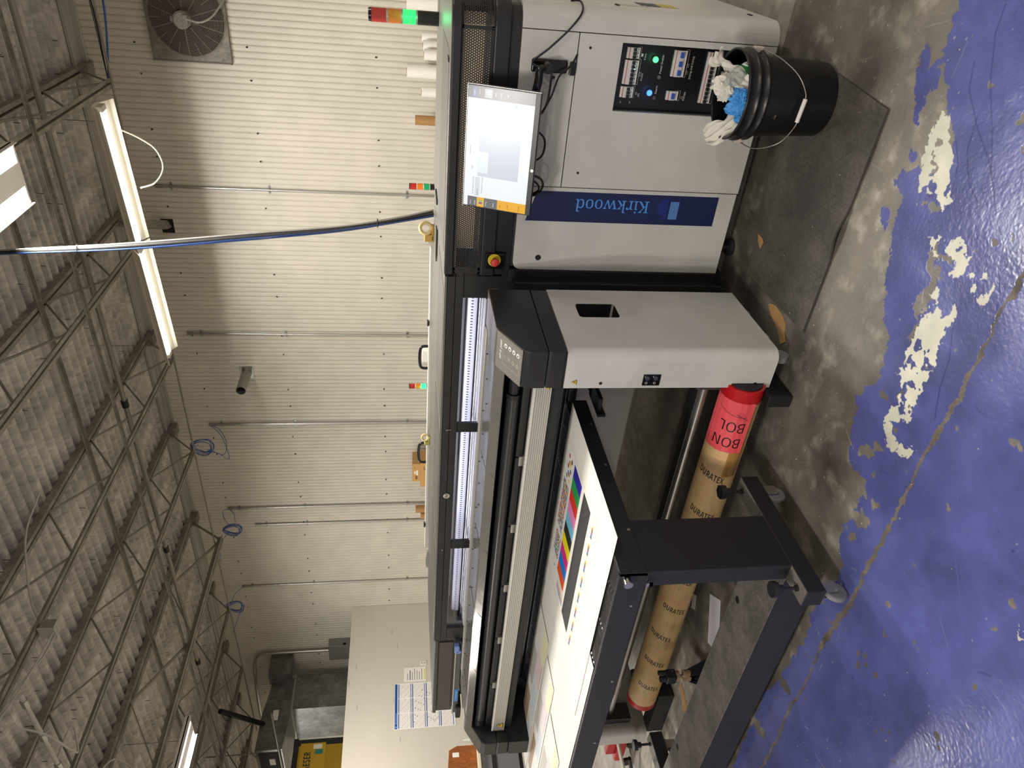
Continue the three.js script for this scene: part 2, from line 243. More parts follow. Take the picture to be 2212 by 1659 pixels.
for (let j = 0; j < TH; j++) for (let i = 0; i < TW; i++) {
  const x = FX0 + i / TW * FW, z = FZ0 - j / TH * FD;
  const w1 = vnoise(x * 38, z * 38) - 0.5, w2 = vnoise(x * 38 + 50, z * 38 + 9) - 0.5, w3 = vnoise(x * 110, z * 110) - 0.5, w4 = vnoise(x * 110 + 31, z * 110 + 3) - 0.5;
  const dx = w1 * 9 + w3 * 5, dy = w2 * 9 + w4 * 5;
  let blue = at(blueMask, i + dx, j + dy), white = at(whiteMask, i + dx, j + dy), crack = at(crackMask, i + dx * 0.7, j + dy * 0.6);
  const worn = fbm(x * 6, z * 6, 5), fine = vnoise(x * 300, z * 300), big = fbm(x * 1.3 + 4, z * 1.3, 4), mid = fbm(x * 18, z * 18, 3);
  if (blue > 0.5 && mid > 0.80) blue = 0.35;
  if (white > 0.5 && fbm(x * 30 + 9, z * 30, 3) > 0.66) white = 0;
  // bare concrete: brown grey with dark tyre and oil stains; cleaner and paler under the far end of the table
  const pale = Math.max(0, Math.min(1, (-3.35 - x + 0.5 * (big - 0.5)) * 2.2)) * Math.max(0, Math.min(1, (-1.95 - z + 0.3 * (mid - .5)) * 5));
  const streak = fbm(x * 9, z * 40, 3);
  let st = 0.72 + 0.55 * (big - 0.5) + 0.5 * (worn - 0.5) + 0.12 * (fine - 0.5);
  let r = 128 * st, g = 121 * st, b = 110 * st;
  const pr = (178 + 70 * (streak - 0.5)), k = pale * 0.85; r += (pr - r) * k; g += (pr * 0.965 - g) * k; b += (pr * 0.9 - b) * k;
  const chalk = Math.max(0, fbm(x * 14 + 40, z * 14, 4) - 0.56) * 3.2; r += 40 * chalk; g += 40 * chalk; b += 36 * chalk;
  let rough = 0.55 + 0.25 * (worn - 0.5), bump = 0.35 + 0.12 * fine;
  if (white > 0.4) { const n = 0.93 + 0.14 * (mid - 0.5); r = 205 * n; g = 203 * n; b = 184 * n; rough = 0.5; bump = 0.5 + 0.06 * fine; }
  else if (blue > 0.4) {
    const n = 0.95 + 0.3 * (worn - 0.5) + 0.12 * (mid - 0.5) + 0.05 * (fine - 0.5); r = 82 * n; g = 87 * n; b = 143 * n;
    const dirt = Math.max(0, fbm(x * 3 + 70, z * 3, 4) - 0.58) * 2; r -= 18 * dirt; g -= 18 * dirt; b -= 40 * dirt;
    rough = 0.2 + 0.3 * Math.max(0, worn - 0.42); bump = 0.62 + 0.22 * (vnoise(x * 95, z * 95) - 0.5) + 0.16 * (vnoise(x * 210, z * 210) - 0.5);
  }
  if (crack > 0.35) { const n = 0.8 + 0.5 * (mid - 0.5) + 0.2 * (fine - .5); r = 116 * n; g = 107 * n; b = 95 * n; rough = 0.75; bump = 0.12 + 0.2 * fine; }
  const sR = at(scuffMask, i, j, 0), sG = at(scuffMask, i, j, 1);
  r += sR * (200 - r) * 0.55 - sG * r * 0.4; g += sR * (195 - g) * 0.55 - sG * g * 0.4; b += sR * (190 - b) * 0.5 - sG * b * 0.25; bump -= sG * 0.1;
  const o = (j * TW + i) * 4; fCol[o] = cl(r); fCol[o + 1] = cl(g); fCol[o + 2] = cl(b); fCol[o + 3] = 255;
  fRgh[o] = fRgh[o + 1] = fRgh[o + 2] = cl(rough * 255); fRgh[o + 3] = 255; fBmp[o] = fBmp[o + 1] = fBmp[o + 2] = cl(bump * 255); fBmp[o + 3] = 255;
}
const mk = (d, s) => { const t = new THREE.DataTexture(d, TW, TH, THREE.RGBAFormat); if (s) t.colorSpace = THREE.SRGBColorSpace; t.magFilter = THREE.LinearFilter; t.minFilter = THREE.LinearMipmapLinearFilter; t.generateMipmaps = true; t.needsUpdate = true; return t; };
const mFloor = M(0xffffff, 1, 0, { map: mk(fCol, true), roughnessMap: mk(fRgh, false), bumpMap: mk(fBmp, false), bumpScale: 0.0016 });
const RX0 = -18.8, RX1 = 9.2, RZ0 = -8.95, RZ1 = 9.2;
{
  const g = new THREE.BufferGeometry(); const x0 = FX0, x1 = FX0 + FW, z0 = FZ0, z1 = FZ0 - FD;
  g.setAttribute('position', new THREE.Float32BufferAttribute([x0, 0, z0, x1, 0, z0, x1, 0, z1, x0, 0, z0, x1, 0, z1, x0, 0, z1], 3));
  g.setAttribute('uv', new THREE.Float32BufferAttribute([0, 0, 1, 0, 1, 1, 0, 0, 1, 1, 0, 1], 2)); g.computeVertexNormals();
  struct('floor', g, mFloor, 'worn concrete floor with peeling blue and white paint', 'floor');
  const mConc = M(0xc2bcb2, 0.6, 0, { map: rep(texDust, 0.5), bumpMap: rep(texGrain, 4), bumpScale: 0.0008 });
  const mBluePaint = M(0x6a70a8, 0.36, 0, { map: rep(texDust, 0.7), bumpMap: rep(texGrain, 5), bumpScale: 0.001 });
  const fl = (a, b, c, d) => { const q = new THREE.PlaneGeometry(b - a, d - c); q.rotateX(-Math.PI / 2); q.translate((a + b) / 2, 0, (c + d) / 2); return muv(q); };
  struct('floor_001', [fl(RX0, x0, RZ0, -1.72), fl(x0, x1, RZ0, z1), fl(x1, RX1, RZ0, -2.5), fl(RX0, RX1, 2.6, RZ1), fl(RX0, -7, -1.72, 2.6), fl(3.2, RX1, -2.5, 2.6)], mConc, 'bare concrete floor around and behind the machine', 'floor');
  struct('floor_002', [fl(-7, x0, -1.72, 2.6), fl(x0, x1, z0, 2.6), fl(x1, 3.2, -2.5, 2.6)], mBluePaint, 'blue painted floor on the near side of the hall', 'floor');
  struct('floor_003', bx(RX0, RX1, -0.2, -0.02, RZ0, RZ1), mConc, 'concrete slab under the floor', 'floor');
}

// ------------------------------------------------------------------ walls and ceiling
const mWall = M(0xd6d0c2, 0.55, 0, { map: rep(texSpeck, 0.6) });
{
  const pitch = 0.068, x0 = RX0, x1 = 3.2, n = Math.floor((x1 - x0) / pitch), pos = [], uv = [], Z = -8.8, prof = [];
  for (let k = 0; k < n; k++) for (const [f, d] of [[0, 0], [0.12, 0.0105], [0.24, 0.014], [0.5, 0.0148], [0.76, 0.014], [0.88, 0.0105]]) prof.push([x0 + (k + f) * pitch, Z + d]);
  for (let i = 0; i + 1 < prof.length; i++) { const [a, za] = prof[i], [b, zb] = prof[i + 1]; pos.push(a, 0, za, b, 0, zb, b, 5.33, zb, a, 0, za, b, 5.33, zb, a, 5.33, za); uv.push(a, 0, b, 0, b, 5.33, a, 0, b, 5.33, a, 5.33); }
  let g = new THREE.BufferGeometry(); g.setAttribute('position', new THREE.Float32BufferAttribute(pos, 3)); g.setAttribute('uv', new THREE.Float32BufferAttribute(uv, 2)); g = toCreasedNormals(g, 0.75);
  const wall = struct('wall_back', [g, bx(x0, RX1, 0, 5.5, -8.98, -8.86), bx(x1, RX1, 0, 5.33, -8.86, -8.8)], mWall, 'cream corrugated metal wall behind the printer', 'wall');
  const scr = []; let s = 3; const q = () => { s = (s * 1664525 + 1013904223) >>> 0; return s / 4294967296; };
  for (const h of [4.62, 3.45, 2.05]) for (let k = 0; k < 30; k++) { const x = -0.95 - k * 0.46 - (k % 2) * 0.14 - 0.03 * q(); scr.push(rod([x, h + 0.02 * q(), -8.787], [x, h + 0.02 * q(), -8.772], 0.009, 6)); }
  const sm = part('wall_screw', scr, mDarkMetal, wall); sm.userData.kind = 'stuff'; sm.userData.label = 'screw heads in rows on the corrugated wall';
}
const mDrywall = M(0xd9d3c6, 0.7, 0, { map: rep(texSpeck, 0.4), bumpMap: rep(texGrain, 4), bumpScale: 0.0002 });
struct('wall_left', bx(-11.36, -11.22, 0, 2.745, -8.78, 6.5), mDrywall, 'low cream drywall partition with posters on it', 'wall');
struct('wall_far_left', bx(RX0 - 0.15, RX0, 0, 5.5, RZ0, RZ1), mDrywall, 'far end wall of the hall beyond the partition', 'wall');
struct('wall_right', bx(RX1, RX1 + 0.15, 0, 5.5, RZ0, RZ1), mDrywall, 'side wall of the hall on the right', 'wall');
struct('wall_front', bx(RX0, RX1, 0, 5.5, RZ1, RZ1 + 0.15), mDrywall, 'wall of the hall behind the viewer', 'wall');
{
  const P = 0.152, h0 = 5.245, h1 = 5.29, n = Math.ceil((RZ1 - RZ0) / P), prof = [];
  for (let k = 0; k < n; k++) { const z = RZ0 + 0.06 + k * P; prof.push([z, h0], [z + 0.052, h0], [z + 0.078, h1], [z + 0.126, h1]); }
  const pos = [], uv = [];
  for (let i = 0; i + 1 < prof.length; i++) { const [a, ya] = prof[i], [b, yb] = prof[i + 1]; const A = RX0, B = RX1; pos.push(A, ya, a, B, ya, a, B, yb, b, A, ya, a, B, yb, b, A, yb, b); uv.push(A, a, B, a, B, b, A, a, B, b, A, b); }
  const g = new THREE.BufferGeometry(); g.setAttribute('position', new THREE.Float32BufferAttribute(pos, 3)); g.setAttribute('uv', new THREE.Float32BufferAttribute(uv, 2)); g.computeVertexNormals();
  const ceil = struct('ceiling', [g, bx(RX0, RX1, 5.36, 5.5, RZ0, RZ1)], mDeck, 'ribbed grey steel roof deck', 'ceiling');
  const tips = []; for (let k = 0; k < 150; k++) { const x = rr(-14, -1.2), z = rr(-8.3, -3.4); tips.push(rod([x, 5.2, z], [x + 0.004, 5.27, z], 0.0035, 4)); }
  const t = part('screw_tip', tips, mDarkMetal, ceil); t.userData.kind = 'stuff'; t.userData.label = 'dark screw tips poking through the roof deck';
  part('flashing', [bx(RX0, RX1, 5.14, 5.2, -8.775, -8.765), bx(RX0, RX1, 5.2, 5.245, -8.83, -8.60)], mDeck, ceil, 'grey strip where roof deck meets the wall');
}
// ------------------------------------------------------------------ lamps
function highbay(x, y, z, len, label, cord = true) {
  const w = 0.44, t = thing('high_bay_light', label, 'ceiling light', [x, y, z], 'linear high bay lights');
  const z0 = z - len / 2, z1 = z + len / 2, mHousing = M(0xd9d6cf, 0.5);
  part('housing', [bx(x - w / 2, x + w / 2, y + 0.02, y + 0.075, z0, z1, 0.006), bx(x - 0.055, x + 0.055, y + 0.075, y + 0.125, z0 + 0.1, z1 - 0.1, 0.01),
    bx(x - w / 2, x - w / 2 + 0.005, y - 0.004, y + 0.04, z0, z1), bx(x + w / 2 - 0.005, x + w / 2, y - 0.004, y + 0.04, z0, z1)], mHousing, t);
  for (const s of [-1, 1]) {
    part('light_panel', bx(x + s * 0.142 - 0.057, x + s * 0.142 + 0.057, y + 0.0185, y + 0.034, z0 + 0.03, z1 - 0.03), glow(LAMP_COLOR, 3), t, 'glowing white strip');
    const L = new THREE.RectAreaLight(LAMP_COLOR, HIGHBAY, 0.114, len - 0.06); L.position.set(x + s * 0.142, y + 0.016, z); L.rotation.set(-Math.PI / 2, 0, 0); L.castShadow = true;
    L.position.sub(t.position); t.add(L);
  }
  parts('hanger', [rod([x, y + 0.12, z0 + 0.2], [x, 5.24, z0 + 0.2], 0.004, 5), rod([x, y + 0.12, z1 - 0.2], [x, 5.24, z1 - 0.2], 0.004, 5)], mSteel, t);
  return t;
}
highbay(-1.88, 4.43, -4.77, 1.22, 'large bright high bay light hanging nearest the viewer, beside the black cable bundle');
highbay(-9.05, 4.45, -4.75, 1.22, 'distant high bay light under the heavy roof girder');
for (const [x, z, l] of [[-1.88, 1.6, 'just behind the viewer'], [-9.05, 1.6, 'behind the viewer far to the left'], [5.2, 1.6, 'behind the viewer to the right'], [5.2, -4.8, 'right of the exhaust fan out of view'], [-1.88, 6.2, 'at the back of the hall behind the viewer'], [-9.05, 6.2, 'at the back left of the hall'], [5.2, 6.2, 'at the back right of the hall'], [-16.2, 1.6, 'beyond the partition, near end'], [-16.2, -4.8, 'beyond the partition over the plant']]) highbay(x, 4.45, z, 1.22, 'linear high bay light hanging ' + l);
{ // fluorescent strip along the wall, two fittings end to end
  const A = V(-1.79, 4.44, -6.98), B = V(-4.62, 4.44, -7.245), dir = B.clone().sub(A), L = dir.length(); dir.normalize();
  const yaw = Math.atan2(-dir.z, dir.x);
  const t = thing('fluorescent_strip_light', 'long white fluorescent strip light with open reflector hanging in front of the wall', 'ceiling light', [A.x, A.y, A.z]);
  const place = g => { g.rotateY(yaw); g.translate(A.x, A.y, A.z); return g; };
  const mRef = M(0xe2ddcb, 0.4), mRef2 = M(0xbdb9ae, 0.5);
  for (const k of [0, 1]) {
    const a = k * (L / 2 + 0.006), len = L / 2 - 0.012;
    // local frame: x along the fitting, wings to both sides in z
    const prof = [[-0.185, -0.058], [-0.075, 0.018], [-0.06, 0.024], [0.06, 0.024], [0.075, 0.018], [0.185, -0.058], [0.188, -0.054], [0.078, 0.025], [0.05, 0.06], [-0.05, 0.06], [-0.078, 0.025], [-0.188, -0.054]];
    const ref = part('reflector', place(prismX(prof, a, a + len)), mRef, t);
    parts('end_plate', [place(bx(a, a + 0.05, -0.03, 0.026, -0.05, 0.05, 0.004)), place(bx(a + len - 0.05, a + len, -0.03, 0.026, -0.05, 0.05, 0.004))], mRef2, ref);
    for (const s of [-1, 1]) part('lamp_tube', place(rod([a + 0.05, -0.012, s * 0.034], [a + len - 0.05, -0.012, s * 0.034], 0.0155, 12)), glow(LAMP_COLOR, 3), ref, 'glowing fluorescent tube');
    const R = new THREE.RectAreaLight(LAMP_COLOR, STRIP, len - 0.1, 0.11); const c = place(new THREE.BufferGeometry().setFromPoints([V(a + len / 2, -0.03, 0)])).attributes.position;
    R.position.set(c.getX(0) - A.x, c.getY(0) - A.y, c.getZ(0) - A.z); R.rotation.set(-Math.PI / 2, 0, yaw, 'XYZ'); R.quaternion.setFromEuler(new THREE.Euler(0, yaw, 0)).multiply(new THREE.Quaternion().setFromEuler(new THREE.Euler(-Math.PI / 2, 0, 0))); R.castShadow = true; t.add(R);
  }
  parts('hanger', [[0.15, 0.3], [L - 0.15, 0.3], [L / 2, .3]].map(([a]) => place(rod([a, 0.06, 0], [a, 0.8, 0], 0.004, 5))), mSteel, t);
  part('flexible_cord', tube([[-2.05, 4.40, -7.18], [-2.16, 4.28, -7.3], [-2.28, 4.16, -7.34], [-2.45, 4.12, -7.32], [-2.58, 4.20, -7.25], [-2.62, 4.33, -7.2]], 0.008, 40, 8), M(0xa9a28c, 0.5), t, 'pale flexible cord looping below the light');
}

// ------------------------------------------------------------------ roof joists (open web, running towards the wall)
function joist(x, label, hb = 4.75, heavy = false) {
  const t = thing('roof_joist', label, 'roof joist', [x, hb, -8.7], 'open web roof joists');
  const k = heavy ? 1.7 : 1, zE = 9.1, c = 0.038 * k;
  part('top_chord', muv(merge([bx(x - 0.055 * k, x - 0.012, 5.175, 5.242, -8.76, zE), bx(x + 0.012, x + 0.055 * k, 5.175, 5.242, -8.76, zE)])), mJoist, t);
  part('bottom_chord', muv(merge([bx(x - 0.012 - c, x - 0.012, hb - 0.006, hb, -8.25, zE), bx(x + 0.012, x + 0.012 + c, hb - 0.006, hb, -8.25, zE), bx(x - 0.018, x - 0.012, hb, hb + c, -8.25, zE), bx(x + 0.012, x + 0.018, hb, hb + c, -8.25, zE)])), mJoist, t);
  part('bearing_seat', muv(bx(x - 0.075, x + 0.075, 5.1, 5.19, -8.785, -8.60)), mJoist, t);
  const step = heavy ? 0.9 : 0.56; let z = -8.62, up = true; const first = [x, 5.18, z];
  let i = 0; let prev = first;
  const n = Math.ceil((zE + 8.25) / step);
  for (i = 0; i < n; i++) {
    const zz = -8.2 + i * step, nx = [x, i % 2 ? 5.18 : hb + 0.01, Math.min(zz, zE)];
    part('web_bar', heavy ? bar(prev, nx, 0.05, 0.012) : rod(prev, nx, 0.0115, 6), mJoist, t); prev = nx;
  }
  return t;
}
const ord = ['nearest the exhaust fan', 'second from the exhaust fan', 'third from the exhaust fan', 'fourth from the exhaust fan'];
[-1.87, -3.55, -5.25, -6.85].forEach((x, i) => joist(x, 'open web steel roof joist ' + ord[i]));
joist(-8.68, 'heavier roof girder with flat diagonal braces, fifth from the exhaust fan', 4.63, true);
joist(-10.4, 'open web steel roof joist next beyond the heavy girder'); joist(-12.1, 'open web steel roof joist second beyond the heavy girder'); joist(-13.85, 'open web steel roof joist third beyond the heavy girder'); joist(-15.6, 'open web steel roof joist farthest from the exhaust fan');
joist(-0.1, 'open web steel roof joist out of view above the viewer'); joist(1.7, 'open web steel roof joist out of view on the right');
// bridging and pipes running along the wall direction
const gB = 'bridging and pipes across the joists';
solo('bridging_rod', muv(merge([bx(-12, 3, 4.685, 4.715, -6.255, -6.25), bx(-12, 3, 4.71, 4.716, -6.255, -6.225)])), mJoist, 'pale angle iron bridging tied under the joists over the fluorescent light', 'bridging', [-5, 4.7, -6.25], gB);
solo('bridging_rod', muv(merge([bx(-12, 3, 5.13, 5.17, -6.385, -6.38), bx(-12, 3, 5.165, 5.17, -6.385, -6.345)])), mJoist, 'dark angle iron bridging high under the roof deck', 'bridging', [-5, 5.16, -6.38], gB);
solo('bridging_rod', muv(merge([bx(-12, 3, 5.13, 5.17, -3.185, -3.18), bx(-12, 3, 5.165, 5.17, -3.185, -3.145)])), mJoist, 'dark angle iron bridging near the frame edge by the junction box', 'bridging', [-5, 5.16, -3.18], gB);
{
  const t = thing('sprinkler_pipe', 'grey spotted steel pipe running through the joists', 'pipe', [-5, 4.9, -6.91]);
  part('pipe', rod([-16, 4.9, -6.91], [3, 4.9, -6.91], 0.028, 14), mJoist, t);
  parts('coupling', [-5.0, -7.4, -9.9].map(x => rod([x, 4.9, -6.91], [x - 0.09, 4.9, -6.91], 0.038, 14)), mDarkMetal, t);
}
solo('ceiling_conduit', rod([-14, 4.7, -8.09], [2.5, 4.7, -8.09], 0.012, 8), mJoist, 'thin grey conduit clipped under the joist ends along the wall', 'conduit', [-5, 4.7, -8.09]);
{
  const t = thing('ceiling_conduit', 'pale thick conduit with couplings at the near edge of the ceiling', 'conduit', [-5, 4.62, -3.42]);
  part('pipe', rod([-14, 4.62, -3.42], [-5.2, 4.62, -3.42], 0.019, 10), mWhiteCable, t);
  parts('coupling', [-5.28, -5.75, -6.2].map(x => rod([x, 4.62, -3.42], [x - 0.08, 4.62, -3.42], 0.027, 10)), mConduit, t);
}
{
  const t = thing('junction_box', 'small metal junction box with pale flexible cords under a joist', 'junction box', [-5.25, 4.66, -4.05]);
  part('box', bx(-5.31, -5.19, 4.60, 4.72, -4.09, -4.0, 0.006), mZinc, t); part('cover', bx(-5.315, -5.185, 4.595, 4.725, -4.0, -3.994), M(0xc6c3bb, 0.4, 0.5), t);
  part('flexible_cord', [tube([[-5.25, 4.72, -4.06], [-5.27, 4.9, -4.3], [-5.2, 5.05, -4.62], [-5.1, 5.18, -5.0], [-5.0, 5.2, -5.4]], 0.009, 40, 8), tube([[-5.26, 4.6, -4.04], [-5.35, 4.66, -3.86], [-5.3, 4.7, -3.6], [-5.28, 4.74, -3.3]], 0.007, 30, 8), tube([[-5.22, 4.6, -4.04], [-5.3, 4.66, -3.84], [-5.3, 4.69, -3.55], [-5.28, 4.74, -3.2]], 0.007, 30, 8)], mWhiteCable, t);
}
solo('flexible_cord', tube([[-5.3, 4.74, -3.25], [-5.5, 4.5, -3.28], [-5.9, 4.42, -3.36], [-6.3, 4.55, -3.6], [-6.2, 4.62, -3.75], [-6.35, 4.7, -3.5], [-6.6, 4.72, -3.3]], 0.009, 60, 8), mWhiteCable, 'pale flexible cord hanging in loops at the near edge of the ceiling', 'cord', [-5.9, 4.5, -3.4]);
solo('flexible_cord', tube([[-8.68, 4.66, -4.3], [-8.5, 4.78, -4.5], [-8.35, 5.0, -4.6], [-8.2, 5.05, -4.4], [-8.1, 4.9, -4.0], [-8.2, 4.7, -3.7]], 0.01, 60, 8), mWhiteCable, 'pale flexible cord looping beside the distant high bay light', 'cord', [-8.4, 4.8, -4.3]);

// ------------------------------------------------------------------ things on the corrugated wall
{
  const cx = -1.29, cy = 4.045, R = 0.425, Z = -8.78;
  const t = thing('exhaust_fan', 'large dusty wall exhaust fan with round wire guard', 'exhaust fan', [cx, cy, Z]);
  const mF = M(0xa39e96, 0.6, 0.1, { map: rep(texDust, 3), bumpMap: rep(texGrain, 6), bumpScale: 0.0006 });
  const circ = arc(cx, cy, R, 0, 360, 48).slice(0, 48);
  part('frame', [muv(prismZ(rrect(cx - 0.44, cx + 0.44, cy - 0.405, cy + 0.405, 0.012).map(p => p), Z + 0.004, Z + 0.03, 0, [arc(cx, cy, 0.385, 0, 360, 48).slice(0, 48)])), bx(cx - 0.445, cx - 0.435, cy - 0.41, cy + 0.41, Z, Z + 0.045), bx(cx + 0.435, cx + 0.445, cy - 0.41, cy + 0.41, Z, Z + 0.045), bx(cx - 0.445, cx + 0.445, cy - 0.41, cy - 0.4, Z, Z + 0.045), bx(cx - 0.445, cx + 0.445, cy + 0.4, cy + 0.41, Z, Z + 0.045)], mF, t);
  part('backing', rod([cx, cy, Z + 0.001], [cx, cy, Z + 0.004], 0.39, 40), M(0x141210, 0.9), t);
  for (let k = 0; k < 5; k++) { const g = new THREE.BoxGeometry(0.27, 0.15, 0.004); g.translate(0.2, 0, 0); g.rotateX(0.5); g.rotateZ(k * 1.2566); g.translate(cx, cy, Z + 0.05); part('blade', g, M(0x1c1a18, 0.6, 0.4), t); }
  const mW = M(0x9a9084, 0.5, 0.2), rings = [];
  const dome = r => Z + 0.05 + 0.11 * Math.sqrt(Math.max(0, 1 - (r / 0.42) ** 2));
  for (let k = 0; k < 30; k++) { const r = 0.1 + k * 0.0102; const g = new THREE.TorusGeometry(r, 0.0016, 4, 56); g.translate(cx, cy, dome(r)); rings.push(g); }
  const gd = part('guard', rings, mW, t, 'concentric wire guard');
  const sp = []; for (let k = 0; k < 20; k++) { const a = k / 20 * 6.283, p = []; for (let s = 0; s <= 6; s++) { const r = (k % 2 ? 0.24 : 0.1) + (0.4 - (k % 2 ? 0.24 : 0.1)) * s / 6; p.push([cx + r * Math.cos(a), cy + r * Math.sin(a), dome(r) + 0.003]); } sp.push(tube(p, 0.0025, 12, 5)); }
  part('spoke', sp, mW, gd);
  part('motor', [rod([cx, cy, Z + 0.1], [cx, cy, Z + 0.24], 0.088, 28), rod([cx, cy, Z + 0.24], [cx, cy, Z + 0.255], 0.088, 28, 0.07), bx(cx - 0.04, cx + 0.06, cy - 0.075, cy - 0.02, Z + 0.24, Z + 0.29, 0.01), rod([cx, cy + 0.085, Z + 0.18], [cx, cy + 0.12, Z + 0.18], 0.03, 14)], mF, t);
  part('flexible_conduit', tube([[cx + 0.02, cy - 0.06, Z + 0.28], [cx, cy - 0.2, Z + 0.3], [cx + 0.06, cy - 0.32, Z + 0.27], [cx + 0.16, cy - 0.4, Z + 0.2], [cx + 0.3, cy - 0.5, Z + 0.08], [cx + 0.36, cy - 0.8, Z + 0.03], [cx + 0.36, 1.0, Z + 0.03]], 0.011, 60, 8), M(0x9a948a, 0.5, 0.3), t);
}
const condX = [[-3.157, 4.70], [-5.22, 4.68], [-6.80, 4.635], [-8.548, 4.61], [-8.94, 4.22], [-10.48, 4.63]];
const condL = ['galvanised conduit on the wall just left of the exhaust fan', 'galvanised conduit on the wall ending behind the strip light tip', 'galvanised conduit under the middle coil of blue cable', 'galvanised conduit right one of the close pair', 'galvanised conduit left one of the close pair, ending lower', 'galvanised conduit nearest the cream partition'];
condX.forEach(([x, h], i) => {
  const t = thing('wall_conduit', condL[i], 'conduit', [x, 0, -8.765], 'vertical wall conduits');
  part('pipe', rod([x, 0, -8.765], [x, h, -8.765], i === 2 ? 0.021 : 0.016, 12), mConduit, t);
  part('fitting', rod([x, h - 0.06, -8.765], [x, h + 0.02, -8.765], 0.023, 12), mZinc, t);
  for (const y of [h - 0.16, 1.72, 3.4]) part('strap', [bx(x - 0.05, x + 0.05, y - 0.011, y + 0.011, -8.785, -8.775), rod([x, y - 0.011, -8.765], [x, y + 0.011, -8.765], 0.024, 12)], mZinc, t);
});
{
  const t = thing('vent_pipe', 'short galvanised vent pipe sticking out of the wall through a collar', 'vent pipe', [-5.87, 4.0, -8.78]);
  const p = new THREE.CylinderGeometry(0.068, 0.068, 0.46, 28, 1, true); p.rotateX(Math.PI / 2); p.translate(-5.87, 4.0, -8.55);
  const p2 = new THREE.CylinderGeometry(0.064, 0.064, 0.46, 28, 1, true); p2.rotateX(Math.PI / 2); p2.translate(-5.87, 4.0, -8.55);
  const rim = new THREE.RingGeometry(0.064, 0.068, 28); rim.translate(-5.87, 4.0, -8.32);
  part('pipe', [p, p2, rim], M(0x9b9993, 0.35, 0.8, { side: THREE.DoubleSide }), t); part('collar', prismZ(rrect(-5.97, -5.77, 3.905, 4.095, 0.02), -8.785, -8.772), mZinc, t);
  part('plug', rod([-5.87, 4.0, -8.77], [-5.87, 4.0, -8.765], 0.063, 20), mBlackSoft, t);
}
{ // rectangular hole with a beam end in the wall
  const t = thing('wall_beam', 'grey beam end entering a small rectangular hole in the wall', 'beam', [-3.66, 4.67, -8.78]);
  part('beam', bar([-3.42, 4.83, -8.2], [-3.66, 4.67, -8.79], 0.09, 0.07), mJoist, t); part('opening', bx(-3.76, -3.58, 4.6, 4.745, -8.786, -8.778), M(0x17140f, 0.9), t);
}
function coil(x, y, z, r, label, tail) {
  const pts = []; const t = thing('cable_coil', label, 'cable coil', [x, y, z], 'coils of blue cable under the ceiling');
  for (let k = 0; k < 6; k++) { const p = []; const rx = r * rr(0.85, 1.1), ry = r * rr(0.5, 0.68), ox = rr(-0.02, 0.02), oy = rr(-0.02, 0.02), oz = rr(-0.03, 0.03); for (let i = 0; i < 16; i++) { const a = i / 16 * 6.283; p.push([x + ox + rx * 0.62 * Math.cos(a), y + oy + ry * 1.25 * Math.sin(a), z + oz + 0.02 * Math.sin(2 * a)]); } pts.push(tube(p, 0.0045, 48, 6, true)); }
  part('loop', pts, mBlueCable, t); part('tail', tail.map(p => tube(p, 0.0042, 40, 6)), mBlueCable, t); return t;
}
coil(-6.85, 4.66, -8.3, 0.2, 'coil of blue cable hanging at the joist end, with long curly tails', [[[-6.83, 4.63, -8.76], [-6.9, 4.52, -8.7], [-7.1, 4.42, -8.6], [-7.25, 4.38, -8.5], [-7.05, 4.5, -8.4], [-6.95, 4.6, -8.32]], [[-6.8, 4.65, -8.76], [-6.85, 4.5, -8.7], [-7.02, 4.4, -8.58], [-7.15, 4.43, -8.48], [-7.0, 4.55, -8.38], [-6.9, 4.6, -8.3]], [[-6.8, 4.7, -8.3], [-6.8, 4.74, -8.25], [-6.7, 4.72, -8.2]]]);
coil(-8.62, 4.5, -8.35, 0.17, 'coil of blue cable hanging at the heavy girder', [[[-8.55, 4.62, -8.76], [-8.45, 4.66, -8.6], [-8.45, 4.58, -8.4], [-8.55, 4.5, -8.35]], [[-8.56, 4.61, -8.76], [-8.5, 4.5, -8.6], [-8.55, 4.45, -8.45]], [[-8.65, 4.55, -8.35], [-8.9, 4.7, -8.3], [-9.2, 4.72, -8.2]]]);
coil(-10.5, 4.7, -8.35, 0.19, 'coil of blue cable farthest left, above the partition corner', [[[-10.48, 4.64, -8.76], [-10.5, 4.75, -8.6], [-10.52, 4.78, -8.4]], [[-10.55, 4.6, -8.3], [-10.7, 4.66, -8.2], [-10.9, 4.74, -8.1]]]);

// cables strung in the upper corner by the fan
{
  const t = thing('cable_run', 'thin grey and blue cables strung along the wall above the exhaust fan', 'cable', [-1.2, 4.76, -8.1]);
  part('grey_cable', [0, 0.03, 0.05].map((d, i) => tube([[1.5, 4.84 + d, -8.15], [-0.4, 4.80 + d, -8.2 - d], [-1.2, 4.78 - d * 0.4, -8.2], [-1.87, 4.78, -8.22]], 0.004, 30, 5)), mDarkMetal, t);
  part('blue_cable', [tube([[1.5, 4.72, -8.2], [-0.4, 4.66, -8.22], [-1.2, 4.66, -8.2], [-1.87, 4.77, -8.2]], 0.010, 30, 6)], mBlueCable, t);
}
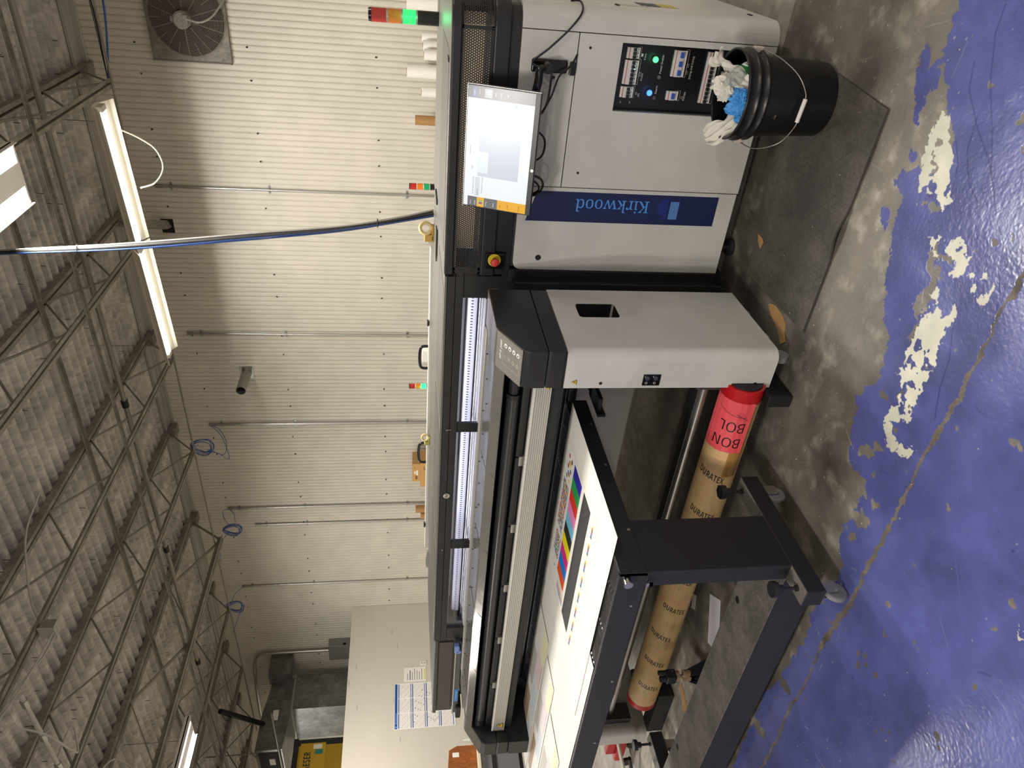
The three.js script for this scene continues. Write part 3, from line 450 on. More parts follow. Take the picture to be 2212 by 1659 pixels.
// ------------------------------------------------------------------ plant above the partition
{
  const t = thing('air_duct', 'large square galvanised sheet metal duct with an open end above the partition', 'duct', [-13.3, 2.3, -8.0]);
  const mG = M(0x9da0a0, 0.38, 0.7, { map: rep(texDust, 1.5) });
  part('riser', [muv(bx(-13.75, -12.72, 2.3, 3.86, -8.4, -7.7, 0.004))], mG, t);
  part('flange', [bx(-13.78, -12.69, 3.84, 3.88, -8.43, -7.67)], mZinc, t);
  part('elbow', [muv(prismX([[-7.7, 3.88], [-7.0, 3.95], [-7.0, 4.42], [-7.7, 4.4], [-8.1, 4.33], [-8.4, 4.3], [-8.4, 3.88]], -13.7, -12.8))], mG, t);
  part('opening', [bx(-13.62, -12.88, 4.0, 4.37, -7.0, -6.995)], M(0x262627, 0.8), t, 'dark open end of the duct');
  part('branch', [muv(bx(-12.82, -12.5, 3.95, 4.35, -8.78, -8.3))], mG, t);
  part('sticker', [bx(-12.795, -12.79, 4.1, 4.2, -7.75, -7.55), bx(-13.3, -13.1, 4.1, 4.2, -7.0, -6.99)], mPaper, t);
}
{
  const t = thing('air_dryer', 'yellow compressed air machine with black top half hidden by the partition', 'compressor', [-12.9, 2.3, -6.6]);
  const lab = ctex(512, 256, (c, w, h) => { c.fillStyle = '#a88415'; c.fillRect(0, 0, w, h); c.fillStyle = '#1a1a14'; c.font = 'bold 96px sans-serif'; c.fillText('KAESER', 40, 110); c.fillStyle = '#cfcbb8'; c.fillRect(420, 130, 70, 90); c.fillStyle = '#1f6f66'; c.fillRect(340, 150, 70, 80); });
  part('cabinet', muv(bx(-13.3, -12.5, 2.3, 3.62, -6.95, -6.2, 0.01)), M(0x96770f, 0.5), t);
  part('top', bx(-13.32, -12.46, 3.62, 3.7, -6.98, -6.18, 0.01), mBlackSoft, t); part('label', [bx(-12.498, -12.494, 3.15, 3.58, -6.9, -6.3)], M(0xffffff, 0.5, 0, { map: lab }), t);
  part('side_band', bx(-12.51, -12.495, 2.3, 3.62, -6.97, -6.86), mBlackSoft, t);
}
{
  const t = thing('electrical_box', 'grey steel electrical box with a bent conduit above the partition', 'electrical box', [-12.4, 2.85, -8.7]);
  part('box', bx(-12.6, -12.15, 2.84, 3.24, -8.78, -8.6, 0.006), M(0x85837d, 0.5, 0.3), t); part('latch', bx(-12.16, -12.14, 2.9, 2.96, -8.66, -8.62), mDarkMetal, t);
  part('conduit', tube([[-12.4, 3.24, -8.7], [-12.4, 4.3, -8.7], [-12.42, 4.55, -8.7], [-12.6, 4.66, -8.66], [-12.9, 4.66, -8.5], [-15, 4.66, -8.3]], 0.03, 80, 10), mConduit, t);
}
solo('floor_stack', merge([bx(-14.6, -11.7, 2.3, 2.45, -8.75, -5.3)]), mDrywall, 'storage deck above the partition room that carries the plant', 'platform', [-13, 2.3, -7]);
solo('plant_pipe', merge([rod([-12.55, 2.45, -6.05], [-12.55, 3.15, -6.05], 0.03, 10), tube([[-12.55, 3.15, -6.05], [-12.55, 3.3, -6.1], [-12.55, 3.35, -6.21]], 0.03, 16, 8)]), mDarkMetal, 'dark pipe with bend beside the yellow machine', 'pipe', [-12.55, 2.45, -6.05]);
solo('diagonal_strut', rod([-11.8, 4.9, -7.2], [-12.8, 4.35, -7.5], 0.045, 10), mDarkMetal, 'dark diagonal strut reaching from the roof to the duct', 'strut', [-12, 4.7, -7.3]);
solo('duct_hanger', merge([rod([-12.84, 4.4, -6.98], [-12.84, 5.24, -6.98], 0.012, 6), rod([-13.66, 4.4, -6.98], [-13.66, 5.24, -6.98], 0.012, 6), rod([-14.6, 4.0, -6.97], [-11.6, 4.0, -6.97], 0.02, 6)]), mSteel, 'steel hanger rods holding the open end of the duct', 'hanger', [-13.2, 4.4, -6.98]);
// ------------------------------------------------------------------ the large printer
const pr = thing('large_format_printer', 'huge black and white wide format printer with dark blue sign on its cabinet door', 'printer', [-3, 0, -3.9]);
const mSeam = M(0x232326, 0.6);
{
  // right service cabinet: dark core, white panels
  part('cabinet_core', [bx(-1.545, -0.36, 0.10, 1.25, -4.6, -3.345), bx(-1.545, -0.76, 0.10, 1.25, -3.345, -3.302), bx(-0.455, -0.40, .1, 1.25, -3.36, -3.302), bx(-0.76, -0.455, .81, 1.25, -3.36, -3.302), bx(-0.76, -0.455, .1, .28, -3.36, -3.302)], mSeam, pr);
  const out = arc(-0.425, -3.37, 0.09, 90, 0, 10), inn = arc(-0.425, -3.37, 0.072, 0, 90, 10);
  const cp = part('corner_panel', muv(prismY([[-0.430, -3.28], ...out, [-0.335, -4.6], [-0.353, -4.6], ...inn, [-0.430, -3.298]], 0.085, 1.25, 0.0012)), mWhitePaint, pr);
  part('latch', [bx(-0.337, -0.331, 0.155, 0.17, -3.50, -3.46, 0.002), bx(-0.337, -0.331, 0.80, 0.815, -3.47, -3.43, 0.002), rod([-0.336, 1.05, -3.5], [-0.332, 1.05, -3.5], 0.007, 10)], mBlackSoft, cp);
  part('warning_label', [bx(-0.336, -0.3335, 0.50, 0.68, -3.62, -3.50)], M(0xffffff, 0.5, 0, { map: ctex(128, 192, (c) => { c.fillStyle = '#2b3550'; c.fillRect(0, 0, 128, 192); c.fillStyle = '#bfb24a'; c.fillRect(0, 100, 128, 92); c.fillStyle = '#222'; for (let i = 0; i < 9; i++) c.fillRect(10, 8 + i * 20, 60 + (i * 37) % 45, 4); }) }), cp);
  part('rating_label', bx(-0.336, -0.3335, 0.66, 0.80, -3.52, -3.46), M(0xb9b6ae, 0.6), cp);
  part('side_panel', bx(-0.351, -0.3345, 0.88, 1.24, -4.55, -3.46), mWhitePaint, pr);
  const up = part('upper_panel', muv(prismZ(rrect(-1.112, -0.434, 1.001, 1.25, 0.003), -3.30, -3.28, 0.001)), mWhitePaint, pr);
  part('screw', [rod([-0.62, 1.095, -3.281], [-0.62, 1.095, -3.2785], 0.007, 12)], mDarkMetal, up);
  const lp = part('lower_panel', muv(prismZ(rrect(-1.112, -0.434, 0.085, 0.996, 0.003), -3.30, -3.28, 0.001, [[[-0.748, 0.285], [-0.461, 0.285], [-0.461, 0.802], [-0.748, 0.802]]])), mWhitePaint, pr);
  part('screw', [[-0.49, 0.945], [-1.04, 0.925]].map(([x, y]) => rod([x, y, -3.281], [x, y, -3.2785], 0.006, 12)), mDarkMetal, lp);
  // door with rounded upper corner
  const door = part('door', muv(prismZ([[-1.116, 0.09], [-1.116, 1.2], ...arc(-1.512, 1.16, 0.04, 90, 180, 6), [-1.552, 0.09]], -3.30, -3.28, 0.0015)), mWhitePaint, pr, 'white cabinet door');
  part('lock', [rod([-1.484, 1.073, -3.282], [-1.484, 1.073, -3.276], 0.0145, 20), rod([-1.484, 1.073, -3.276], [-1.484, 1.073, -3.2745], 0.008, 16)], mBlackSoft, door);
  part('cover_cap', rod([-1.488, 1.137, -3.281], [-1.488, 1.137, -3.2793], 0.0075, 16), M(0xbdbbb4, 0.4), door);
  // the vinyl sign
  const sg = prismZ([[-1.287, 0.18], [-1.134, 0.18], [-1.134, 1.112], [-1.287, 1.159]], -3.2795, -3.2786); const p = sg.attributes.position, u = sg.attributes.uv;
  for (let i = 0; i < p.count; i++) u.setXY(i, (p.getX(i) + 1.287) / 0.153, (p.getY(i) - 0.18) / 0.979);
  const sTex = ctex(320, 2048, (c, w, h) => {
    c.fillStyle = '#0e1c4a'; c.fillRect(0, 0, w, h);
    const s = 2048 / 0.979, Y = y => h - (y - 0.18) * s, X = x => (x + 1.287) / 0.153 * w;
    // stripes and half disc of the emblem, reading upwards
    c.fillStyle = '#6fa5e6'; for (let k = 0; k < 9; k++) c.fillRect(X(-1.257), Y(0.383 + k * 0.0052) - 4, X(-1.165) - X(-1.257), 6);
    c.save(); c.beginPath(); c.rect(0, Y(0.495), w, Y(0.438) - Y(0.495)); c.clip(); c.fillStyle = '#12266e'; c.beginPath(); c.ellipse(X(-1.198), Y(0.438), 95, 120, 0, Math.PI, 2 * Math.PI); c.lineTo(X(-1.257), Y(0.438)); c.lineTo(X(-1.257), Y(0.485)); c.fill(); c.fillStyle = '#0a1434'; c.fillRect(X(-1.255), Y(0.488), X(-1.16) - X(-1.255), 3); c.restore();
    c.save(); c.translate(X(-1.168), Y(0.535)); c.rotate(-Math.PI / 2); c.fillStyle = '#4a8fdd'; c.font = '176px serif'; const tw = c.measureText('Kirkwood').width; c.scale(0.382 * s / tw, 1); c.fillText('Kirkwood', 0, 0); c.restore();
  });
  part('sign', sg, M(0xffffff, 0.38, 0, { map: sTex }), door, 'dark blue vinyl sign with pale blue lettering');
  // control panel in its recess
  const mRev = M(0x5a5a5c, 0.5, 0.3);
  const tx = ctex(574, 1034, (c) => {
    c.fillStyle = '#0a0a0c'; c.fillRect(0, 0, 574, 1034); const X = x => (x + 0.748) * 2000, Y = y => (0.802 - y) * 2000;
    c.fillStyle = '#d9d9d6'; c.strokeStyle = '#d9d9d6'; c.lineWidth = 2; c.textAlign = 'left';
    const T = (s, x, y, f = 24) => { c.font = f + 'px sans-serif'; c.fillText(s, X(x), Y(y)); };
    T('IPS', -0.690, 0.672, 22); T('Printer', -0.62, 0.672, 22); T('E-box', -0.532, 0.672, 22); T('Rearm', -0.672, 0.592, 24); T('Power Enable', -0.585, 0.588, 26); T('Pumps', -0.695, 0.452, 26); T('Drying and Curing', -0.6, 0.445, 24); T('Drying', -0.695, 0.295, 24); T('Off', -0.722, 0.71, 16); T('On', -0.722, 0.755, 16);
    for (const [a, b, y0, y1] of [[-0.695, -0.644, 0.70, 0.712], [-0.638, -0.532, 0.692, 0.704], [-0.529, -0.479, 0.697, 0.708], [-0.593, -0.478, 0.472, 0.486], [-0.695, -0.652, 0.478, 0.492], [-0.70, -0.59, 0.318, 0.332], [-0.588, -0.476, 0.318, 0.332]]) c.strokeRect(X(a), Y(y1), X(b) - X(a), Y(y0) - Y(y1));
    c.beginPath(); c.arc(X(-0.69), Y(0.6), 12, -0.9, 4.1); c.stroke(); c.beginPath(); c.moveTo(X(-0.69), Y(0.606)); c.lineTo(X(-0.69), Y(0.598)); c.stroke(); c.beginPath(); c.arc(X(-0.6), Y(0.594), 13, 0, 7); c.stroke(); c.beginPath(); c.arc(X(-0.6), Y(0.594), 4, 0, 7); c.fill();
    for (const [x, y] of [[-0.58, 0.468], [-0.55, 0.468], [-0.66, 0.312], [-0.53, 0.312]]) for (let k = 0; k < 3; k++) { c.beginPath(); c.moveTo(X(x + k * 0.006), Y(y - 0.006)); c.quadraticCurveTo(X(x + k * 0.006 + 0.004), Y(y), X(x + k * 0.006), Y(y + 0.006)); c.stroke(); }
    c.strokeRect(X(-0.68), Y(0.692), 18, 12); c.strokeRect(X(-0.60), Y(0.690), 30, 14); c.fillRect(X(-0.518), Y(0.694), 24, 16); c.beginPath(); c.arc(X(-0.682), Y(0.466), 10, 0, 7); c.stroke();
  });
  const bp = part('control_panel', quad([-0.748, 0.285, -3.329], [0.287, 0, 0], [0, 0.517, 0]), M(0xffffff, 0.35, 0, { map: tx }), pr, 'black control panel with breakers and two lit buttons');
  part('recess_wall', [bx(-0.752, -0.748, 0.28, 0.806, -3.335, -3.2995), bx(-0.461, -0.457, 0.28, 0.806, -3.335, -3.2995), bx(-0.752, -0.457, 0.802, 0.806, -3.335, -3.2995), bx(-0.752, -0.457, 0.281, 0.285, -3.335, -3.2995), bx(-0.752, -0.457, 0.28, 0.806, -3.345, -3.332)], mRev, bp);
  const mBk = M(0xc9c8c4, 0.45), mBt = M(0x1a1a1c, 0.4), mBlueT = M(0x2c4fa8, 0.4), mRedL = M(0xb01e24, 0.5);
  const block = (x0, x1, y0, y1, n, tog, led) => {
    const w = (x1 - x0) / n, b = part('breaker_block', [bx(x0, x1, y0, y1, -3.329, -3.317, 0.001), bx(x0, x1, y0 + 0.016, y1 - 0.014, -3.317, -3.310, 0.001)], mBk, bp);
    void b; part('breaker_stripe', bx(x0, x1, y1 - 0.012, y1 - 0.009, -3.317, -3.3165), mRedL, bp);
    const g = []; for (let k = 0; k < n; k++) { const c = x0 + (k + 0.5) * w; g.push(bx(c - w * (tog === mBlueT ? 0.3 : 0.38), c + w * (tog === mBlueT ? 0.3 : 0.38), y0 + 0.02, y0 + 0.035, -3.31, -3.300, 0.0015)); }
    part('breaker_toggle', g, tog, bp);
    if (tog === mBt) { const h = []; for (let k = 0; k < n; k++) { const c = x0 + (k + 0.5) * w; h.push(bx(c - 0.002, c + 0.002, y0 + 0.0075, y0 + 0.0115, -3.317, -3.3162)); } part('breaker_marker', h, mBt, bp); }
    for (const f of led || []) part('indicator_led', rod([x0 + f * (x1 - x0), y0 + 0.019, -3.311], [x0 + f * (x1 - x0), y0 + 0.019, -3.3075], 0.003, 8), glow(new THREE.Color(0.45, 1, 0.9), 0.6), bp, 'small lit green indicator');
  };
  block(-0.693, -0.646, 0.708, 0.769, 3, mBt, [0.85]); block(-0.636, -0.534, 0.703, 0.767, 6, mBt, [0.66, 0.78, 0.9]); block(-0.527, -0.481, 0.706, 0.765, 3, mBt, [0.85]);
  block(-0.591, -0.480, 0.485, 0.545, 3, mBlueT); block(-0.693, -0.654, 0.491, 0.547, 1, mBlueT); block(-0.698, -0.478, 0.333, 0.386, 12, mBt);
  for (const [x, y, col, nm] of [[-0.525, 0.629, new THREE.Color(0.1, 1, 0.3), 'green'], [-0.667, 0.630, new THREE.Color(0.08, 0.28, 1), 'blue']]) {
    const b = part('push_button', rod([x, y, -3.329], [x, y, -3.318], 0.0165, 24), M(0x2a2a2c, 0.4), bp, nm + ' lit round push button'); part('lens', rod([x, y, -3.318], [x, y, -3.313], 0.013, 24, 0.0125), glow(col, 0.55), bp);
    const L = new THREE.PointLight(col, 0.0015); L.position.set(x, y, -3.30).sub(pr.position); L.castShadow = true; L.shadow.radius = 1; pr.add(L); void b;
  }
  for (const [x, z] of [[-1.43, -3.36], [-0.55, -3.4], [-1.43, -4.5], [-0.45, -4.5]]) part('cabinet_foot', [rod([x, 0, z], [x, 0.025, z], 0.045, 18), rod([x, 0.025, z], [x, 0.105, z], 0.016, 10), rod([x, 0.05, z], [x, 0.075, z], 0.032, 6)], mBlackSoft, pr);
}
{ // hood over the cabinet
  const O = (d) => [[-1.59, -3.28 - d], [-0.435 - d, -3.28 - d], ...arc(-0.435 - d, -3.38 - d, 0.1, 90, 0, 8), [-0.335 - d, -4.7], [-1.59, -4.7]];
  part('hood_band', [prismY(O(0), 1.507, 1.5455, 0.004), prismY(O(0.014), 1.497, 1.508)], mBlack, pr);
  part('hood_front', [prismY(O(-0.004), 1.296, 1.366, 0.006), prismY(O(0.012), 1.215, 1.298), prismY(O(0.006), 1.364, 1.374)], mBlack, pr);
  part('hood_back', [bx(-1.585, -0.40, 1.366, 1.505, -4.69, -3.62)], mSeam, pr);
  // perforated grille, bent round the corner
  const hole = ctex(64, 112, (c) => { c.fillStyle = '#fff'; c.fillRect(0, 0, 64, 112); c.fillStyle = '#000'; for (const [x, y] of [[32, 28], [0, 84], [64, 84]]) { c.beginPath(); c.ellipse(x, y, 20, 20, 0, 0, 7); c.fill(); } }, false); hole.wrapS = hole.wrapT = THREE.RepeatWrapping; hole.repeat.set(1 / 0.0107, 1 / 0.0187);
  const mGrille = M(0x141416, 0.45, 0, { alphaMap: hole, alphaTest: 0.5, side: THREE.DoubleSide });
  const line = [[-1.552, -3.284], [-0.45, -3.284]], bend = [[-0.432, -3.284], ...arc(-0.435, -3.38, 0.096, 85, 0, 6), [-0.339, -4.2]];
  const strip = (L, y0, y1) => { const pos = [], uv = []; let s = 0; for (let i = 0; i + 1 < L.length; i++) { const [a, b] = L[i], [c, d] = L[i + 1], l = Math.hypot(c - a, d - b); pos.push(a, y0, b, c, y0, d, c, y1, d, a, y0, b, c, y1, d, a, y1, b); uv.push(s, 0, s + l, 0, s + l, y1 - y0, s, 0, s + l, y1 - y0, s, y1 - y0); s += l; } const g = new THREE.BufferGeometry(); g.setAttribute('position', new THREE.Float32BufferAttribute(pos, 3)); g.setAttribute('uv', new THREE.Float32BufferAttribute(uv, 2)); g.computeVertexNormals(); return g; };
  part('grille', strip(line, 1.380, 1.4965), mGrille, pr, 'black perforated grille'); part('grille', strip(bend, 1.380, 1.4965), mGrille, pr, 'perforated grille bent round the corner');
  part('grille_frame', [bx(-1.585, -0.436, 1.4965, 1.504, -3.29, -3.284), bx(-1.585, -0.436, 1.370, 1.380, -3.29, -3.284), bx(-1.585, -1.552, 1.37, 1.504, -3.29, -3.284), bx(-0.45, -0.436, 1.37, 1.504, -3.29, -3.284)], mBlack, pr);
  part('grille_screw', [[-1.57, 1.497], [-1.57, 1.376], [-0.443, 1.497], [-0.443, 1.376], [-1.0, 1.5], [-1.0, 1.375]].map(([x, y]) => rod([x, y, -3.285], [x, y, -3.281], 0.004, 8)), mBlackSoft, pr);
  part('inner_liner', [bx(-1.58, -0.42, 1.374, 1.50, -3.60, -3.59)], M(0xc9b79c, 0.6), pr);
  // interior lamp of the dryer
  const led = part('interior_lamp', bx(-1.55, -0.46, 1.490, 1.495, -3.48, -3.46), glow(new THREE.Color(1, 0.9, 0.8), 1.2), pr); void led;
  const L = new THREE.RectAreaLight(new THREE.Color(1, 0.92, 0.84), 7, 1.09, 0.02); L.position.set(-1.005, 1.489, -3.47).sub(pr.position); L.rotation.set(-Math.PI / 2, 0, 0); L.castShadow = true; pr.add(L);
  // roof plates
  const rt = ctex(256, 256, (c) => { c.fillStyle = '#b9b5ac'; c.fillRect(0, 0, 256, 256); c.fillStyle = '#6f6c66'; for (let i = 0; i < 8; i++) for (let j = 0; j < 8; j++) { c.beginPath(); c.arc(16 + i * 32 + (j % 2) * 16, 16 + j * 32, 8, 0, 7); c.fill(); } }); rt.wrapS = rt.wrapT = THREE.RepeatWrapping; rt.repeat.set(12, 12);
  const mRoof = M(0x6f6c66, 0.36, 0.2), mMesh = M(0x8f8f8f, 0.4, 0.2, { map: rt });
  const roof = part('roof_plate', [prismY(O(0.004), 1.5455, 1.552, 0.002)], mRoof, pr, 'pale metal top of the hood');
  part('roof_mesh', [muv(bx(-1.5, -0.55, 1.5515, 1.5535, -3.95, -3.36))], mMesh, roof);
  part('roof_latch', [bx(-1.53, -1.5, 1.552, 1.56, -4.3, -4.1), bx(-0.6, -0.58, 1.552, 1.557, -3.42, -3.36)], mBlackSoft, roof);
  const r2 = part('roof_plate', [bx(-4.64, -1.604, 1.533, 1.546, -4.7, -3.283, 0.003)], mRoof, pr, 'long pale metal lid top');
  part('roof_mesh', [[-4.55, -3.75], [-3.6, -2.68], [-2.55, -1.7]].map(([a, b]) => muv(bx(a, b, 1.5455, 1.5475, -3.9, -3.33))), mMesh, r2);
  const r3 = part('roof_plate', [bx(-5.62, -4.648, 1.525, 1.534, -4.6, -3.283, 0.002)], mRoof, pr, 'pale metal top of the end box');
  part('roof_mesh', [muv(bx(-5.55, -4.72, 1.5335, 1.5355, -4.4, -3.31))], mMesh, r3);
  // rear white cover with two carrying handles
  const rear = part('rear_cover', [bx(-5.2, -1.96, 1.48, 1.568, -4.80, -4.72, 0.006)], M(0xe4e0d6, 0.4), pr, 'white rear cover edge');
  for (const [a, b] of [[-3.142, -2.936], [-4.14, -3.923]]) part('handle', tube([[a, 1.56, -4.76], [a, 1.6, -4.76], [a + 0.012, 1.622, -4.76], [b - 0.012, 1.622, -4.76], [b, 1.6, -4.76], [b, 1.56, -4.76]], 0.012, 40, 8), mBlackGloss, rear, 'black carrying handle');
  part('hinge', [bx(-2.72, -2.68, 1.566, 1.58, -4.74, -4.70, 0.003), bx(-4.9, -4.86, 1.566, 1.58, -4.74, -4.70, .003), bx(-1.9, -1.7, 1.55, 1.556, -4.2, -4.1)], mBlackSoft, rear);
  // signal tower
  const st = part('signal_tower', [rod([-0.58, 1.552, -4.5], [-0.58, 1.672, -4.5], 0.038, 28)], mBlackGloss, pr, 'signal tower with red, amber and lit green lenses');
  const ln = (y0, y1, col, k) => part('signal_lens', rod([-0.58, y0, -4.5], [-0.58, y1, -4.5], 0.038, 28), k ? glow(col, k) : PM(col, 0.25, 0, { clearcoat: 0.6 }), st);
  part('signal_lens', rod([-0.58, 1.682, -4.5], [-0.58, 1.755, -4.5], 0.038, 28), glow(new THREE.Color(0.02, 0.5, 0.11), 1, 0x06200e), st, 'lit green lens'); ln(1.765, 1.838, new THREE.Color(0xc96a12)); ln(1.848, 1.93, new THREE.Color(0xb01c16));
  part('signal_ring', [1.672, 1.755, 1.838].map(y => rod([-0.58, y, -4.5], [-0.58, y + 0.01, -4.5], 0.037, 28)), mZinc, st); part('signal_cap', rod([-0.58, 1.93, -4.5], [-0.58, 1.947, -4.5], 0.038, 28, 0.034), mBlackGloss, st);
  const gl = new THREE.PointLight(new THREE.Color(0.05, 1, 0.3), 0.02); gl.position.set(-0.56, 1.715, -4.40).sub(pr.position); gl.castShadow = true; gl.shadow.radius = 1.5; pr.add(gl);
}
{ // emergency stop
  const es = part('emergency_stop', [bx(-1.548, -1.462, 1.25, 1.347, -3.28, -3.262, 0.008)], mBlackGloss, pr, 'red emergency stop button on yellow disc');
  part('disc', rod([-1.497, 1.30, -3.262], [-1.497, 1.30, -3.259], 0.0335, 32), M(0xc9b21a, 0.45), es); part('stem', rod([-1.497, 1.30, -3.259], [-1.497, 1.30, -3.236], 0.014, 20), M(0x3a3a26, 0.4), es); part('mushroom_head', lathe([[0, 0.016], [0.012, 0.015], [0.0195, 0.011], [0.022, 0.004], [0.0205, 0], [0, 0]], 28).rotateX(Math.PI / 2).translate(-1.497, 1.30, -3.236), M(0xc93a34, 0.4), es);
}
{ // long lid over the bed with its window
  const lid = part('lid_front', [bx(-4.64, -1.602, 1.490, 1.532, -3.34, -3.279, 0.003), bx(-4.64, -1.602, 1.446, 1.489, -3.34, -3.281, 0.003), bx(-1.73, -1.602, 1.20, 1.446, -3.40, -3.292, 0.002), bx(-4.64, -4.51, 1.30, 1.446, -3.40, -3.292, 0.002)], mBlack, pr, 'black front of the long lid');
  for (const [a, b] of [[-2.638, -2.571], [-3.651, -3.578]]) part('window_post', [bx(a, b, 1.31, 1.447, -3.318, -3.296, 0.002)], mBlack, lid);
  part('lid_key', [rod([-2.604, 1.505, -3.282], [-2.604, 1.505, -3.274], 0.004, 8), bar([-2.604, 1.505, -3.275], [-2.6, 1.48, -3.275], 0.003, 0.003), rod([-3.64, 1.505, -3.282], [-3.64, 1.505, -3.276], 0.004, 8)], mChrome, lid);
  const hp = ctex(128, 128, (c) => { c.fillStyle = '#1a1b1d'; c.fillRect(0, 0, 128, 128); c.fillStyle = '#c9c7c0'; c.beginPath(); c.arc(64, 64, 58, 0, 7); c.fill(); c.fillStyle = '#1a1b1d'; c.font = 'italic bold 74px sans-serif'; c.textAlign = 'center'; c.fillText('hp', 62, 84); });
  part('emblem', quad([-3.165, 1.468, -3.2785], [0.046, 0, 0], [0, 0.046, 0]), M(0xffffff, 0.3, 0.4, { map: hp }), lid, 'round silver emblem');
  part('window_glass', [bx(-4.51, -1.73, 1.322, 1.446, -3.313, -3.309)], PM(0xffffff, 0.03, 0, { transmission: 1, thickness: 0, ior: 1.45, specularIntensity: 0.8 }), lid, 'long clear window strip');
  // inside: rail with slots, rods, pale tray
  const slots = ctex(1024, 64, (c) => { c.fillStyle = '#c9c9d2'; c.fillRect(0, 0, 1024, 64); c.fillStyle = '#2a2a3c'; for (let i = 0; i < 32; i++) { c.beginPath(); c.roundRect(i * 32 + 10, 22, 12, 18, 5); c.fill(); } }); slots.wrapS = THREE.RepeatWrapping; slots.repeat.set(4.6, 1);
  const rail = part('carriage_rail', [quad([-4.5, 1.352, -3.44], [2.76, 0, 0], [0, 0.05, -0.01])], M(0xffffff, 0.4, 0.2, { map: slots }), pr, 'pale slotted carriage rail inside the lid');
  part('rail_body', [bx(-4.5, -1.74, 1.345, 1.405, -3.50, -3.455), bx(-4.5, -1.74, 1.405, 1.44, -3.60, -3.58)], M(0x8c8c94, 0.4, 0.3), rail); part('rail_rod', [rod([-4.5, 1.340, -3.40], [-1.74, 1.340, -3.40], 0.007, 10), rod([-4.5, 1.33, -3.365], [-1.74, 1.33, -3.365], 0.006, 10)], mChrome, rail); part('tray', [bx(-4.5, -1.74, 1.318, 1.324, -3.55, -3.30)], M(0xd2d2d8, 0.35), rail);
  part('inner_back', [bx(-4.6, -1.65, 1.30, 1.44, -3.80, -3.78)], M(0x4a4a55, 0.6), pr); part('inner_top', [bx(-4.6, -1.65, 1.446, 1.452, -3.8, -3.32)], mSeam, pr);
  part('inner_lamp', bx(-4.5, -1.75, 1.4405, 1.4455, -3.352, -3.34), glow(new THREE.Color(0.8, 0.83, 1), 0.8), pr, 'cool white light strip inside the lid');
  for (const [x, w] of [[-2.2, 0.9], [-3.12, 0.9], [-4.05, 0.9]]) { const L = new THREE.RectAreaLight(new THREE.Color(0.8, 0.82, 1), x < -4 ? 9 : 18, w, 0.014); L.position.set(x, 1.4395, -3.346).sub(pr.position); L.rotation.set(-Math.PI / 2 + 0.5, 0, 0); L.castShadow = true; pr.add(L); }
  // dark lower body
  part('lower_body', [bx(-5.6, -1.62, 0.52, 1.30, -4.6, -3.42), bx(-1.75, -1.556, 0.05, 1.25, -3.62, -3.295), bx(-1.62, -1.553, .09, 1.22, -3.30, -3.27, 0.004), bx(-1.70, -1.60, 0.06, 1.2, -3.295, -3.22, 0.006)], mBlackSoft, pr);
  part('frame_leg', [bx(-2.4, -2.2, 0.0, 0.53, -4.4, -3.7), bx(-5.4, -5.2, 0.0, 0.53, -4.4, -3.7)], mBlackSoft, pr);
  part('apron', [bx(-4.6, -1.76, 0.50, 0.86, -3.08, -3.05)], M(0xc9c7c2, 0.5), pr, 'grey lower front panel');
  // left end box
  const eb = part('end_box', [bx(-5.62, -4.646, 1.505, 1.528, -4.6, -3.279, 0.003), bx(-5.62, -4.646, 1.375, 1.503, -4.6, -3.30)], M(0x3c3c3d, 0.45), pr, 'dark grey end box of the printer');
  part('grille', [bx(-5.57, -4.68, 1.39, 1.495, -3.30, -3.288, 0.002)], M(0x4c4442, 0.4, 0.3), eb); part('guide_bar', [bx(-5.62, -4.66, 1.325, 1.372, -3.36, -3.27, 0.006)], M(0x4e4f50, 0.4), eb); part('guide_edge', [bx(-5.62, -4.68, 1.366, 1.376, -3.272, -3.262)], mAlu, eb);
  part('lever', [bx(-4.74, -4.66, 1.345, 1.385, -3.27, -3.23, 0.008), bx(-4.75, -4.72, 1.33, 1.375, -3.27, -3.23, 0.006)], M(0x7f9be0, 0.4), eb, 'pale blue lever');
  part('blue_label', [bx(-5.45, -5.28, 1.332, 1.362, -3.27, -3.2685)], M(0xffffff, 0.5, 0, { map: ctex(256, 64, (c) => { c.fillStyle = '#2f83c8'; c.fillRect(0, 0, 256, 64); c.fillStyle = '#cfe4f5'; c.font = '26px sans-serif'; c.fillText('1. Maintenance', 30, 42); }) }), eb, 'small blue sticker');
  part('end_foot', [bx(-5.66, -5.5, 1.30, 1.345, -3.4, -3.24, 0.012)], mBlackSoft, eb);
}
